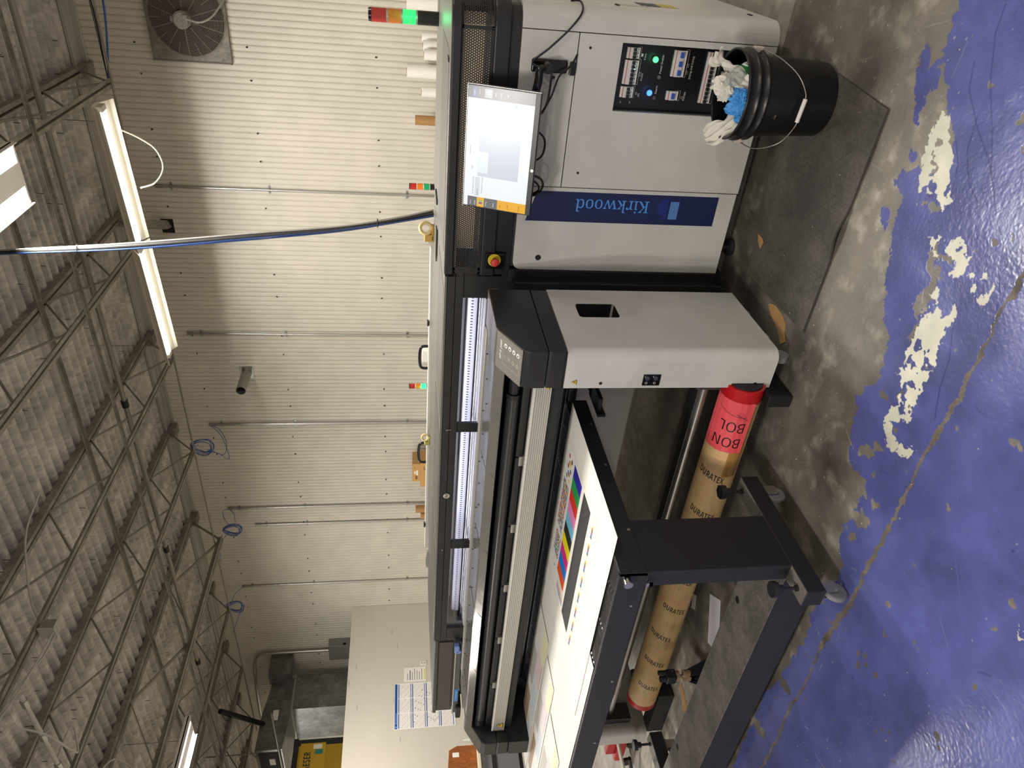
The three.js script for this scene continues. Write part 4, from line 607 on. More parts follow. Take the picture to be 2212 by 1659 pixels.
{ // gantry: two end columns, cover, rollers
  void 0; const prof = [[-3.05, 1.145], [-3.05, 1.335], [-3.04, 1.345], [-2.68, 1.345], [-2.66, 1.34], [-2.485, 1.25], [-2.47, 1.225], [-2.47, 1.149], [-2.475, 1.145]];
  const band = [[-3.045, 1.062], [-3.045, 1.142], [-2.478, 1.142], [-2.472, 1.132], [-2.472, 1.072], [-2.478, 1.062]];
  const skin = [[-3.05, 1.30], [-3.05, 1.338], [-3.04, 1.349], [-2.678, 1.349], [-2.657, 1.343], [-2.487, 1.256], [-2.489, 1.2515], [-2.66, 1.339], [-2.68, 1.345], [-3.04, 1.345], [-3.046, 1.336], [-3.046, 1.30]];
  const column = (xr, xl, lab, side) => {
    const c = part('gantry_column', [...(() => { const o = [[xl, -3.05], [xl, -2.472], [xr - 0.055, -2.47], ...arc(xr - 0.05, -2.52, 0.05, 90, 0, 8), [xr, -3.05]]; const g = prismY(o, 0.088, 1.06, 0.002); return [g]; })()], mWhitePaint, pr, lab); return c;
  };
  // the right column has a window cut in its side
  const ev = new Evaluator(); ev.useGroups = false;
  const outl = [[-1.738, -3.05], [-1.738, -2.472], [-1.605, -2.47], ...arc(-1.60, -2.52, 0.05, 90, 0, 8), [-1.55, -3.05]];
  let solid = prismY(outl, 0.088, 1.06, 0.002); solid = clean(solid);
  const cut = clean(prismX(rrect(-2.91, -2.777, 0.752, 0.948, 0.018), -1.66, -1.5));
  const res = ev.evaluate(new Brush(solid, mWhitePaint), new Brush(cut, mWhitePaint), SUBTRACTION); const rg = res.geometry; for (const k of Object.keys(rg.attributes)) if (!['position', 'normal', 'uv'].includes(k)) rg.deleteAttribute(k);
  const col = part('gantry_column', muv(rg), mWhitePaint, pr, 'white right end column with a small window');
  part('window_liner', [bx(-1.665, -1.655, 0.75, 0.95, -2.915, -2.77), bx(-1.66, -1.552, 0.946, 0.95, -2.912, -2.775), bx(-1.66, -1.552, 0.75, 0.754, -2.912, -2.775), bx(-1.66, -1.552, 0.75, 0.95, -2.912, -2.908), bx(-1.66, -1.552, 0.75, 0.95, -2.779, -2.775)], mBlackSoft, col);
  part('crank_knob', [rod([-1.655, 0.80, -2.83], [-1.60, 0.80, -2.83], 0.028, 20), rod([-1.60, 0.80, -2.83], [-1.595, 0.80, -2.83], 0.02, 20)], mDarkMetal, col); part('yellow_label', quad([-1.654, 0.86, -2.80], [0, 0, -0.07], [0, 0.06, 0]), M(0xc7a51c, 0.5, 0, { side: THREE.DoubleSide }), col);
  part('screw', [[-1.711, 0.896], [-1.716, 0.165]].map(([x, y]) => rod([x, y, -2.471], [x, y, -2.468], 0.007, 12)), mDarkMetal, col);
  const tri = ctex(64, 64, (c) => { c.clearRect(0, 0, 64, 64); c.fillStyle = '#d6b020'; c.beginPath(); c.moveTo(32, 3); c.lineTo(62, 58); c.lineTo(2, 58); c.fill(); c.strokeStyle = '#111'; c.lineWidth = 5; c.stroke(); c.fillStyle = '#111'; c.fillRect(27, 22, 10, 24); });
  const mTri = M(0xffffff, 0.5, 0, { map: tri, alphaTest: 0.5, transparent: false });
  part('warning_triangle', quad([-1.718, 1.003, -2.4695], [0.026, 0, 0], [0, 0.026, 0]), mTri, col);
  const kp = part('key_plate', [bx(-1.722, -1.664, 0.625, 0.705, -2.472, -2.466, 0.002)], mBlackGloss, col, 'black plate with two chrome push buttons');
  part('chrome_button', [[-1.680, 0.688], [-1.680, 0.650]].map(([x, y]) => rod([x, y, -2.466], [x, y, -2.459], 0.0105, 20)), mChrome, kp); part('button_symbol', [[-1.707, 0.688], [-1.707, 0.65]].map(([x, y]) => new THREE.TorusGeometry(0.005, 0.0008, 5, 18).translate(x, y, -2.4655)), mPaper, kp);
  column(-4.655, -4.80, 'white left end column'); part('column_sleeve', bx(-4.802, -4.653, 0.78, 1.062, -3.052, -2.468, 0.003), mBlack, pr, 'black sleeve of the left end column');
  for (const [x, z] of [[-1.64, -2.98], [-1.64, -2.75], [-1.62, -2.55], [-4.73, -2.95], [-4.73, -2.55]]) part('column_caster', [rod([x - 0.015, 0.038, z], [x + 0.015, 0.038, z], 0.038, 20), bx(x - 0.02, x + 0.02, 0.04, 0.092, z - 0.02, z + 0.02)], mRubber, pr);
  for (const [xl, xr, nm] of [[-1.738, -1.552, 'right'], [-4.80, -4.657, 'left']]) {
    part('column_band', prismX(band, xl, xr, 0.003), mBlack, pr, 'black band of the ' + nm + ' end column'); part('column_head', prismX(prof, xl, xr, 0.004), mBlack, pr, 'black sloping head of the ' + nm + ' end column'); part('column_skin', prismX(skin, xl - 0.002, xr + 0.001), mBrushed, pr, 'brushed metal top of the ' + nm + ' end column');
  }
  const tx = ctex(512, 576, (c) => {
    c.fillStyle = '#8f8b83'; c.fillRect(0, 0, 512, 576); for (let i = 0; i < 576; i += 2) { c.fillStyle = `rgba(${i % 4 ? 255 : 0},${i % 4 ? 255 : 0},${i % 4 ? 250 : 0},0.02)`; c.fillRect(0, i, 512, 1); }
    c.fillStyle = '#f2efe4'; c.font = 'italic bold 58px sans-serif'; c.fillText('HP R 2000', 150, 120);
    c.strokeStyle = '#d8d4c4'; c.lineWidth = 3; c.beginPath(); c.roundRect(120, 150, 330, 380, 14); c.stroke();
    for (let k = 0; k < 4; k++) { const y = 205 + k * 92; c.fillStyle = '#fbfbf6'; c.beginPath(); c.arc(390, y, 32, 0, 7); c.fill(); c.fillStyle = '#5b5a60'; c.beginPath(); c.arc(384, y, 13, 0, 7); c.fill(); c.fillStyle = '#fbfbf6'; c.font = 'bold 50px sans-serif'; c.strokeStyle = '#eeeade'; c.lineWidth = 4; c.beginPath(); if (k === 0) c.arc(235, y, 14, 2, 6); else if (k === 1) { c.moveTo(200, y - 18); c.lineTo(270, y - 18); c.moveTo(235, y - 18); c.lineTo(235, y + 18); c.moveTo(200, y + 18); c.lineTo(270, y + 18); } else { c.arc(235, y, 24, 0, 7); c.moveTo(235, y - 10); c.lineTo(235, y + 10); } c.stroke(); }
  });
  // sloping face of the right head: from (z -2.657, y 1.343) to (z -2.483, y 1.254)
  part('button_console', quad([-1.736, 1.2552, -2.4825], [0.183, 0, 0], [0, 0.089, -0.174]), M(0xffffff, 0.34, 0.35, { map: tx }), pr, 'brushed metal button console with white lettering');
  // cover plates
  const cov = part('gantry_cover', [prismX([[-3.03, 1.32], [-3.03, 1.345], [-2.675, 1.345], [-2.66, 1.34], [-2.60, 1.308], [-2.603, 1.304], [-2.664, 1.336], [-2.678, 1.341], [-3.025, 1.341], [-3.025, 1.32]], -4.657, -1.738)], M(0x9c9a95, 0.3, 0.7, { roughnessMap: rep(texBrush, 1, 2) }), pr, 'long brushed metal cover of the gantry');
  parts('cover_seam', [-2.45, -3.0, -3.55, -4.1, -4.45].map(x => bar([x, 1.3455, -2.9], [x + 0.07, 1.3455, -2.675], 0.003, 0.0015)).concat([-2.45, -3.0, -3.55, -4.1, -4.45].map(x => bar([x + 0.07, 1.3455, -2.675], [x + 0.07, 1.3095, -2.601], 0.003, 0.0015))), mSeam, cov);
  const sc = []; for (let k = 0; k < 24; k++) { const x = -1.85 - k * 0.117; sc.push(rod([x, 1.345, -2.93 + 0.05 * (k % 3)], [x, 1.3495, -2.93 + 0.05 * (k % 3)], 0.0042, 6)); } parts('cover_screw', sc, mDarkMetal, cov);
  part('grille_strip', [bx(-4.64, -1.75, 1.345, 1.3495, -3.02, -2.975)], M(0x8f8d88, 0.45, 0.5), cov); part('bright_edge', [bx(-4.64, -1.75, 1.345, 1.353, -3.035, -3.024)], mAlu, cov);
  part('gantry_core', [bx(-4.657, -1.738, 1.12, 1.30, -2.99, -2.70), bx(-4.657, -1.738, 1.225, 1.315, -3.02, -2.66)], mBlackSoft, pr);
  part('pinch_roller', [rod([-4.60, 1.252, -2.615], [-1.86, 1.252, -2.615], 0.031, 24)], M(0x3b3c3e, 0.3, 0.5), pr, 'long dark pinch roller'); parts('roller_end', [rod([-1.86, 1.252, -2.615], [-1.74, 1.252, -2.615], 0.026, 20), rod([-1.885, 1.252, -2.615], [-1.86, 1.252, -2.615], 0.034, 20), rod([-4.66, 1.252, -2.615], [-4.58, 1.252, -2.615], 0.034, 20)], mDarkMetal, pr);
  for (let k = 0; k < 6; k++) { const a = -1.76 - k * 0.48; part('deflector', [bx(a - 0.472, a, 1.18, 1.214, -2.63, -2.59, 0.003)], mBlack, pr); }
  parts('deflector_bracket', [-2.25, -2.72, -3.2, -3.68, -4.15].map(x => bx(x - 0.03, x + 0.03, 1.172, 1.2, -2.60, -2.575, 0.003)), mZinc, pr);
  const ribs = [[-2.62, 1.088]]; for (let k = 0; k < 8; k++) { const y = 1.09 + k * 0.0102; ribs.push([-2.552, y], [-2.548, y + 0.0015], [-2.548, y + 0.0072], [-2.552, y + 0.0087]); } ribs.push([-2.552, 1.172], [-2.62, 1.172]);
  const ext = part('ribbed_beam', [prismX(ribs, -4.64, -1.745)], mAlu, pr, 'long ribbed aluminium beam with printed ruler'); part('ruler', quad([-4.64, 1.1665, -2.5475], [2.89, 0, 0], [0, 0.012, -0.002]), M(0xffffff, 0.5, 0, { map: (() => { const t = ctex(1024, 16, (c) => { c.fillStyle = '#c9c8c2'; c.fillRect(0, 0, 1024, 16); c.fillStyle = '#44443f'; for (let i = 0; i < 1024; i += 8) c.fillRect(i, 0, 2, i % 40 ? 7 : 12); }); t.wrapS = THREE.RepeatWrapping; t.repeat.set(4, 1); return t; })() }), ext);
  part('warning_triangle', quad([-1.80, 1.10, -2.5465], [0.026, 0, 0], [0, 0.026, 0]), mTri, ext); part('warning_triangle', quad([-4.60, 1.10, -2.5465], [0.05, 0, 0], [0, 0.05, 0]), mTri, ext);
  part('under_beam', [bx(-4.64, -1.745, 1.04, 1.085, -2.7, -2.575), bx(-4.64, -1.745, 1.05, 1.30, -2.70, -2.66)], mBlackSoft, pr);
  const belt = part('bed', [bx(-4.64, -1.745, 0.86, 0.915, -3.42, -2.915, 0.004)], M(0x1b1c1f, 0.45), pr, 'black print bed'); part('bed_lip', [bx(-4.64, -1.745, 0.915, 0.93, -2.99, -2.93, 0.004), rod([-4.64, 0.885, -2.918], [-1.745, 0.885, -2.918], 0.02, 12)], mBlack, belt);
  part('side_bracket', [prismX([[-2.95, 1.06], [-2.72, 0.90], [-2.68, 0.90], [-2.60, 1.06]], -1.765, -1.74)], mDarkMetal, pr);
  part('support_arm', [bx(-2.06, -1.98, 0.78, 0.80, -2.96, -2.72), bx(-2.075, -2.06, 0.76, 0.8, -2.9, -2.7), bx(-1.98, -1.76, 0.70, 0.86, -3.05, -2.92)], mDarkMetal, pr);
  part('media_spindle', [rod([-4.62, 0.335, -2.60], [-1.74, 0.335, -2.60], 0.0235, 20)], M(0xa3a19c, 0.32, 0.9), pr, 'long steel spindle bar under the table'); part('spindle_rail', [bx(-4.62, -1.74, 0.30, 0.33, -2.72, -2.66), bx(-4.62, -1.74, .29, .34, -2.665, -2.645)], mBlackSoft, pr);
  parts('spindle_holder', [bx(-1.80, -1.74, 0.20, 0.40, -2.66, -2.54, 0.004), bx(-4.655, -4.60, 0.20, 0.40, -2.66, -2.54, 0.004)], M(0x4b4c4e, 0.45, 0.4), pr);
}
{ // monitor on an arm
  const t = thing('touchscreen_monitor', 'tilted touchscreen monitor showing white printer software, on an arm in front of the cabinet', 'monitor', [-0.915, 1.328, -3.129]);
  const tex = ctex(1024, 576, (c, w, h) => {
    const B = (x0, x1, y0, y1, f) => { c.fillStyle = f; c.fillRect(x0 * w, y0 * h, (x1 - x0) * w, (y1 - y0) * h); };
    B(0, 1, 0, 1, '#f2f6fa'); B(0, .085, .065, .215, '#6a6a6a'); B(0, .085, .215, .33, '#f0ad1c'); B(0, .085, .33, .545, '#6a6a6a'); B(0, .085, .545, 1, '#f0b01e');
    B(.02, .06, .24, .31, '#e8e2c8'); for (let k = 0; k < 5; k++) B(.025 + k * .007, .031 + k * .007, .245, .305, ['#333', '#d03', '#06c', '#dd0', '#393'][k]);
    B(.27, .71, .205, .84, '#cbd2dc'); B(.30, .48, .2, .36, '#e3ecef'); B(.095, .26, .17, .25, '#d9dee4');
    B(.905, 1, 0, 1, '#1e2836'); B(.915, .99, .07, .125, '#1c4d86'); B(.918, .985, .25, .36, '#8b8f95'); B(.735, .9, 0, 1, '#eef2fa');
    c.fillStyle = '#50586a'; c.font = '15px sans-serif'; const T = (s, x, y, f) => { if (f) c.font = f; c.fillText(s, x * w, y * h); };
    T('Printer', .008, .1, '15px sans-serif'); c.fillStyle = '#eee'; T('Status', .012, .12, '14px sans-serif'); T('Ready', .014, .19); T('Curing', .012, .37); T('Media', .014, .49); c.fillStyle = '#3d3000'; T('Jobs', .02, .6); T('Loaded', .012, .72); T('Vacuum', .012, .9);
    c.fillStyle = '#3c4452'; T('Sort by: Most recent first', .105, .15, '14px sans-serif'); T('Material', .105, .22); T('Printing jobs in the queue', .12, .29, '13px sans-serif'); T('Job preview', .45, .08, '14px sans-serif'); T('Table', .32, .12); T('Position', .77, .2); T('Settings', .78, .5); T('Copies', .8, .62);
    c.fillStyle = '#cdd5df'; for (const [x, y] of [[.77, .27], [.82, .27], [.77, .33], [.82, .33], [.76, .42], [.8, .38], [.8, .46], [.84, .42], [.77, .56], [.82, .56]]) { c.beginPath(); c.roundRect(x * w, y * h, .034 * w, .045 * h, 5); c.fill(); } c.fillStyle = '#3a86d8'; c.beginPath(); c.roundRect(.865 * w, .72 * h, .03 * w, .028 * h, 7); c.fill();
    c.fillStyle = '#dfe6f0'; T('START', .93, .105, '13px sans-serif'); T('Pause', .94, .18); T('Move', .935, .42); T('Stop', .94, .5); T('Log', .94, .6); c.beginPath(); c.strokeStyle = '#dfe6f0'; c.lineWidth = 3; c.arc(.955 * w, .305 * h, 14, 0, 7); c.stroke(); c.strokeStyle = '#667'; c.lineWidth = 1; for (let k = 0; k < 12; k++) { c.beginPath(); c.moveTo((.28 + k * .036) * w, .19 * h); c.lineTo((.28 + k * .036) * w, .2 * h); c.stroke(); }
  });
  const tilt = g => { g.rotateX(-20.96 * Math.PI / 180); g.translate(-0.915, 1.328, -3.129); return g; };
  part('bezel', tilt(bx(-0.27, 0.27, -0.1625, 0.1625, -0.022, 0, 0.004)), M(0x1a1a1b, 0.35), t); part('edge_trim', [tilt(bx(-0.2715, 0.2715, 0.160, 0.1635, -0.02, 0.0015, 0.001)), tilt(bx(0.2685, 0.2715, -0.1625, 0.1635, -0.02, 0.0015, 0.001))], M(0xa5a29b, 0.3, 0.8), t);
  const em = new THREE.MeshStandardMaterial({ color: 0x111111, roughness: 0.25, emissive: 0xffffff, emissiveMap: tex, emissiveIntensity: 0.45 });
  const scr = quad([-0.264, -0.138, 0.0012], [0.528, 0, 0], [0, 0.2965, 0]); part('screen', tilt(scr), em, t, 'lit screen with white panels and orange tiles');
  part('back_bulge', tilt(bx(-0.16, 0.16, -0.11, 0.11, -0.05, -0.022, 0.012)), mBlackSoft, t); const lg = new THREE.CircleGeometry(0.007, 20); lg.translate(-0.06, -0.151, 0.0008); part('emblem', tilt(lg), mChrome, t);
  part('arm', [bx(-0.60, -0.545, 1.04, 1.20, -3.28, -3.262, 0.008), rod([-0.572, 1.135, -3.262], [-0.572, 1.135, -3.20], 0.022, 18), tube([[-0.572, 1.16, -3.20], [-0.58, 1.175, -3.185], [-0.62, 1.18, -3.17], [-0.70, 1.20, -3.17], [-0.80, 1.27, -3.175], [-0.88, 1.32, -3.175]], 0.018, 30, 12), bx(-0.93, -0.84, 1.28, 1.36, -3.19, -3.165, 0.006)], mBlackGloss, t);
  part('bracket_box', [bx(-0.605, -0.55, 1.005, 1.03, -3.281, -3.26, 0.004)], mBlackGloss, t);
  part('cable', [tube([[-0.80, 1.2, -3.13], [-0.84, 1.14, -3.14], [-0.90, 1.12, -3.18], [-0.95, 1.13, -3.2], [-0.98, 1.18, -3.2]], 0.005, 30, 6), tube([[-1.0, 1.2, -3.12], [-1.03, 1.13, -3.13], [-1.08, 1.115, -3.16], [-1.12, 1.14, -3.18], [-1.13, 1.19, -3.18]], 0.0055, 30, 6), tube([[-1.02, 1.2, -3.13], [-1.06, 1.14, -3.15], [-1.1, 1.13, -3.18], [-1.14, 1.2, -3.19]], 0.0045, 30, 6), tube([[-0.578, 1.12, -3.2], [-0.64, 1.12, -3.2], [-0.72, 1.14, -3.16], [-0.78, 1.19, -3.15]], 0.005, 30, 6)], mBlackSoft, t);
  const L = new THREE.RectAreaLight(new THREE.Color(0.93, 0.96, 1), 0.4, 0.5, 0.28); const p = tilt(new THREE.BufferGeometry().setFromPoints([V(0, 0, 0.004)])).attributes.position; L.position.set(p.getX(0), p.getY(0), p.getZ(0)).sub(t.position); L.rotation.set(-20.96 * Math.PI / 180, Math.PI, 0); L.castShadow = true; t.add(L);
}
solo('power_cable', tube([[-0.33, 1.02, -3.44], [-0.325, 0.99, -3.40], [-0.36, 1.0, -3.29], [-0.42, 1.05, -3.262], [-0.50, 1.13, -3.26], [-0.56, 1.2, -3.25], [-0.572, 1.16, -3.2]], 0.0045, 60, 6), M(0x191420, 0.4), 'thin black cable drooping from the cabinet corner to the monitor arm', 'cable', [-0.45, 1.05, -3.27]);
solo('power_cable', tube([[-0.52, 1.0, -3.276], [-0.55, 1.02, -3.255], [-0.575, 1.045, -3.24], [-0.60, 1.08, -3.22], [-0.68, 1.11, -3.2], [-0.75, 1.15, -3.17]], 0.004, 40, 6), mBlackSoft, 'short black cable leaving the gap between the white panels under the arm', 'cable', [-0.58, 1.05, -3.24]);
{ // overhead supply cables
  const t = thing('cable_bundle', 'thick black hose with blue cables dropping from the ceiling onto the printer', 'cable bundle', [-1.80, 1.552, -4.62]);
  const main = [[-2.40, 5.23, -5.0], [-2.36, 4.9, -5.0], [-2.30, 4.54, -4.95], [-2.163, 3.628, -4.815], [-2.005, 2.729, -4.68], [-1.898, 2.131, -4.60], [-1.825, 1.78, -4.60], [-1.775, 1.553, -4.61]];
  const off = (dx, dz, w = 0) => main.map(([x, y, z], i) => [x + dx + w * Math.sin(i * 1.7 + dx * 90), y, z + dz + w * Math.cos(i * 2.1)]);
  part('hose', [tube(main, 0.0185, 80, 12)], M(0x24221f, 0.5), t); part('blue_cable', [[-0.021, 0.004], [-0.017, 0.014], [-0.024, -0.006], [-0.008, 0.019]].map(([a, b]) => tube(off(a, b, 0.006), 0.0045, 80, 6)), M(0x24447f, 0.4), t); part('grey_cable', [tube(off(0.019, 0.008, 0.003), 0.006, 80, 6)], M(0x9a978f, 0.4), t);
  part('cable_tie', [[-2.22, 3.99, -4.87], [-1.855, 1.93, -4.59]].map(([x, y, z]) => new THREE.TorusGeometry(0.027, 0.0035, 6, 24).rotateX(Math.PI / 2).translate(x, y, z)), mBlackSoft, t);
}
// ------------------------------------------------------------------ extension table in front of the printer
{
  const t = thing('media_table', 'long black extension table on casters in front of the printer', 'table', [-3.3, 0, -2.3]);
  const mTab = M(0x1a1b1f, 0.5, 0, { bumpMap: rep(texGrain, 5), bumpScale: 0.0002 }), mDustTop = M(0x8d8883, 0.6, 0, { map: rep(texDust, 2) }), mTop = M(0x3a3b3d, 0.36, 0.35, { roughnessMap: rep(texDust, 3) });
  const XL = -4.47, XR = -2.12, Zb = -2.905, Zf = -1.752;
  part('side_plate', bx(XR - 0.02, XR, 0.805, 0.92, Zb, Zf, 0.002), mTab, t); part('front_plate', bx(XL, XR - 0.001, 0.805, 0.92, Zf - 0.02, Zf, 0.002), mTab, t); part('back_plate', bx(XL, XR - 0.001, 0.805, 0.92, Zb, Zb + 0.02, 0.002), mTab, t); part('side_plate', bx(XL, XL + 0.02, 0.805, 0.92, Zb, Zf, 0.002), mTab, t);
  part('table_surface', [bx(XL + 0.02, XR - 0.02, 0.90, 0.918, Zb + 0.02, Zf - 0.02)], mTop, t);
  parts('panel_joint', [...Array(9)].map((_, k) => bx(-2.33 - k * 0.245, -2.328 - k * 0.245, 0.918, 0.9186, Zf - 0.14, Zf - 0.02)).concat([...Array(9)].map((_, k) => bx(-2.30 - k * 0.245, -2.298 - k * 0.245, 0.918, 0.9186, Zb + 0.02, Zb + 0.16))), mZinc, t);
  for (let k = 0; k < 9; k++) for (const [zc, l] of [[-1.832, 0.095], [-2.822, 0.13]]) {
    const x = -2.272 - k * 0.2445 + (zc < -2 ? 0.03 : 0);
    const sl = part('roller_strip', [bx(x - 0.013, x + 0.013, 0.9175, 0.9188, zc - l / 2, zc + l / 2, 0.0008)], mBlackGloss, t, 'short strip of transport rollers'); const g = []; const n = l > 0.1 ? 5 : 4;
    for (let i = 0; i < n; i++) { const z = zc - l / 2 + (i + 0.5) * l / n; g.push(rod([x - 0.008, 0.9138, z], [x + 0.008, 0.9138, z], 0.0068, 12)); } part('roller', g, mChrome, sl);
  }
  part('side_screw', [[-2.70, 0.825], [-2.39, 0.825], [-1.98, 0.825]].map(([z, y]) => rod([XR, y, z], [XR + 0.003, y, z], 0.007, 12)), mZinc, t); part('front_screw', [-2.32, -2.85, -3.37, -3.9, -4.43].map((x, i) => rod([x, i ? 0.83 : 0.84, Zf], [x, i ? 0.83 : 0.84, Zf + 0.003], 0.0065, 12)), mZinc, t);
  part('stop_knob', [rod([-2.152, 0.889, Zf], [-2.152, 0.889, Zf + 0.03], 0.0165, 24), rod([-2.152, 0.889, Zf + 0.03], [-2.152, 0.889, Zf + 0.034], 0.0185, 24)], mChrome, t, 'chrome stop knob'); part('corner_hook', [bx(-2.175, -2.155, 0.785, 0.80, Zf - 0.02, Zf + 0.025), bx(-2.175, -2.155, 0.785, 0.812, Zf + 0.02, Zf + 0.025)], mChrome, t);
  for (const [x1, nm] of [[-2.12, ''], [-4.33, '']]) {
    const x0 = x1 - 0.085;
    part('leg', bx(x0, x1, 0.195, 0.805, -2.035, -1.755, 0.003), mTab, t); const b = part('foot_beam', bx(x0, x1, 0.112, 0.194, -2.29, -1.62, 0.003), mTab, t); void nm; part('beam_top', muv(bx(x0 + 0.002, x1 - 0.002, 0.194, 0.1955, -2.287, -1.623)), mDustTop, b);
    for (const z of [-2.235, -1.675]) {
      part('leveling_knob', [rod([x0 + 0.042, 0.195, z], [x0 + 0.042, 0.26, z], 0.0075, 12), rod([x0 + 0.042, 0.195, z], [x0 + 0.042, 0.205, z], 0.014, 6), rod([x0 + 0.042, 0.26, z], [x0 + 0.042, 0.288, z], 0.017, 14), rod([x0 + 0.042, 0.285, z], [x0 + 0.042, 0.31, z], 0.034, 7)], M(0x1e1e20, 0.5), b, 'black star knob on a bolt');
      const c = part('caster', [...(() => { const w = new THREE.TorusGeometry(0.036, 0.012, 12, 28); w.rotateY(Math.PI / 2); w.translate(x0 + 0.042, 0.048, z + (z > -2 ? 0.03 : 0.03)); return [w, rod([x0 + 0.03, 0.048, z + 0.03], [x0 + 0.054, 0.048, z + 0.03], 0.036, 24)]; })()], mRubber, b, 'grey rubber caster wheel');
      void c; part('caster_fork', [bx(x0 + 0.058, x0 + 0.062, 0.04, 0.10, z - 0.012, z + 0.042), bx(x0 + 0.022, x0 + 0.026, 0.04, 0.10, z - 0.012, z + 0.042), bx(x0 + 0.022, x0 + 0.062, 0.098, 0.104, z - 0.02, z + 0.042), rod([x0 + 0.042, 0.102, z], [x0 + 0.042, 0.114, z], 0.026, 20), rod([x0 + 0.018, 0.048, z + 0.03], [x0 + 0.067, 0.048, z + 0.03], 0.009, 12)], mZinc, b);
    }
  }
  part('cross_member', muv(bx(-4.34, -2.2, 0.13, 0.199, -2.03, -1.752, 0.003)), M(0x7b7773, 0.55, 0.1, { map: rep(texDust, 2.5), bumpMap: rep(texGrain, 3), bumpScale: 0.0004 }), t, 'dusty flat cross member between the legs'); part('cross_member_front', bx(-4.33, -2.205, 0.045, 0.198, -1.757, -1.750), mTab, t); part('cross_hole', [[-2.62, -2.0], [-3.93, -2.0]].map(([x, z]) => rod([x, 0.199, z + .02], [x, 0.1996, z + .02], 0.018, 20)), mBlackSoft, t);
}
// ------------------------------------------------------------------ sheets on the table
function sheet(name, x0, x1, z0, z1, y, mat, label, category, group, wav = 0) {
  const g = new THREE.PlaneGeometry(x1 - x0, z1 - z0, 48, 24); g.rotateX(-Math.PI / 2); const p = g.attributes.position;
  for (let i = 0; i < p.count; i++) { const x = p.getX(i), z = p.getZ(i); p.setY(i, wav * (0.5 + 0.5 * Math.sin(x * 6 + z * 2.2)) * (0.4 + 0.6 * vnoise(x * 3 + 9, z * 3 + y * 40))); }
  g.translate((x0 + x1) / 2, y, (z0 + z1) / 2); g.computeVertexNormals();
  const bot = g.clone(); bot.translate(0, -0.0007, 0); const ix = bot.index.array; for (let i = 0; i < ix.length; i += 3) { const a = ix[i]; ix[i] = ix[i + 1]; ix[i + 1] = a; } bot.computeVertexNormals();
  return solo(name, [g, bot], mat, label, category, [(x0 + x1) / 2, y, (z0 + z1) / 2], group);
}
const printTex = ctex(1536, 1088, (c, w, h) => {
  const X = x => (x + 3.288) / 1.270 * w, Z = z => (z + 2.747) / 0.9 * h; c.fillStyle = '#f3f0e6'; c.fillRect(0, 0, w, h);
  const R = (x0, x1, z0, z1, f) => { c.fillStyle = f; c.fillRect(X(x0), Z(z0), X(x1) - X(x0), Z(z1) - Z(z0)); };
  const cols = ['#3328a8', '#25a352', '#e63a26', '#ee8fca', '#7cc6e6', '#2b2a28', '#f6ea12', '#e0318c', '#1782e6', '#ee5a20'];
  cols.forEach((f, k) => R(-2.312 - k * 0.0755, -2.2365 - k * 0.0755, -2.53, -2.368, f));
  ['#e9e3ef', '#efdfe6', '#f5eedb', '#f0dc55', '#ef8f9a', '#d9e2f3', '#5b86d6'].forEach((f, k) => R(-3.08 + (6 - k) * 0.011, -3.068 + (6 - k) * 0.011, -2.49, -2.345, f));
  R(-3.097, -2.228, -2.327, -2.19, '#343231');
  // hexagon patches
  const hex = ['#d63a78', '#e24a2e', '#6a3322', '#2f7fd0', '#24924a', '#223', '#f2d312', '#3355b0', '#de5a2c', '#f3e45a'];
  hex.forEach((f, k) => { c.fillStyle = f; const x = X(-2.27 - 0.032 * (k % 5)), z = Z(-2.635 + 0.035 * Math.floor(k / 5) + 0.018 * (k % 2)); c.beginPath(); for (let i = 0; i < 6; i++) c.lineTo(x + 17 * Math.cos(i * 1.047), z + 17 * Math.sin(i * 1.047)); c.fill(); });
  let s = 11; const q = () => { s = (s * 1664525 + 1013904223) >>> 0; return s / 4294967296; };
  const pal = ['#d8342a', '#f2df25', '#2456b0', '#e23d8a', '#1b9bd8', '#29984a', '#333', '#f0a020', '#fff', '#b8dcec'];
  for (const [x0, x1, z0, z1] of [[-2.60, -2.44, -2.675, -2.565], [-2.76, -2.63, -2.675, -2.565], [-2.95, -2.80, -2.66, -2.555]]) for (let x = x0; x < x1; x += 0.0085) for (let z = z0; z < z1; z += 0.0085) R(x, x + 0.0078, z, z + 0.0078, pal[(q() * 10) | 0]);
  R(-2.62, -2.61, -2.67, -2.57, '#c8322a'); R(-3.03, -3.02, -2.6, -2.58, '#223a86');
  for (let k = 0; k < 8; k++) { const x = -2.236 - k * 0.111; c.strokeStyle = '#9c988f'; c.lineWidth = 1.5; c.strokeRect(X(x - 0.105), Z(-2.165), X(x) - X(x - 0.105), Z(-2.115) - Z(-2.165)); ['#f0e14a', '#e0662c', '#2d9a50', '#d8418c', '#38a0dc', '#3a3f4a'].forEach((f, i) => R(x - 0.012 - (i + 1) * 0.0125, x - 0.012 - i * 0.0125, -2.135, -2.117, f)); }
  c.strokeStyle = '#b08a86'; c.lineWidth = 2; c.beginPath(); c.moveTo(X(-2.205), Z(-2.74)); c.lineTo(X(-2.205), Z(-2.10)); c.moveTo(X(-3.13), Z(-2.74)); c.lineTo(X(-3.13), Z(-2.10)); c.stroke();
  c.fillStyle = '#55524c'; c.font = '11px sans-serif'; for (let k = 0; k < 12; k++) { c.fillRect(X(-2.3 - k * 0.065), Z(-2.705), 40, 2); c.fillRect(X(-2.3 - k * 0.065), Z(-2.69), 26, 2); c.fillRect(X(-2.98 - 0.01 * (k % 3)), Z(-2.68 + k * 0.011), 24, 1.5); }
});
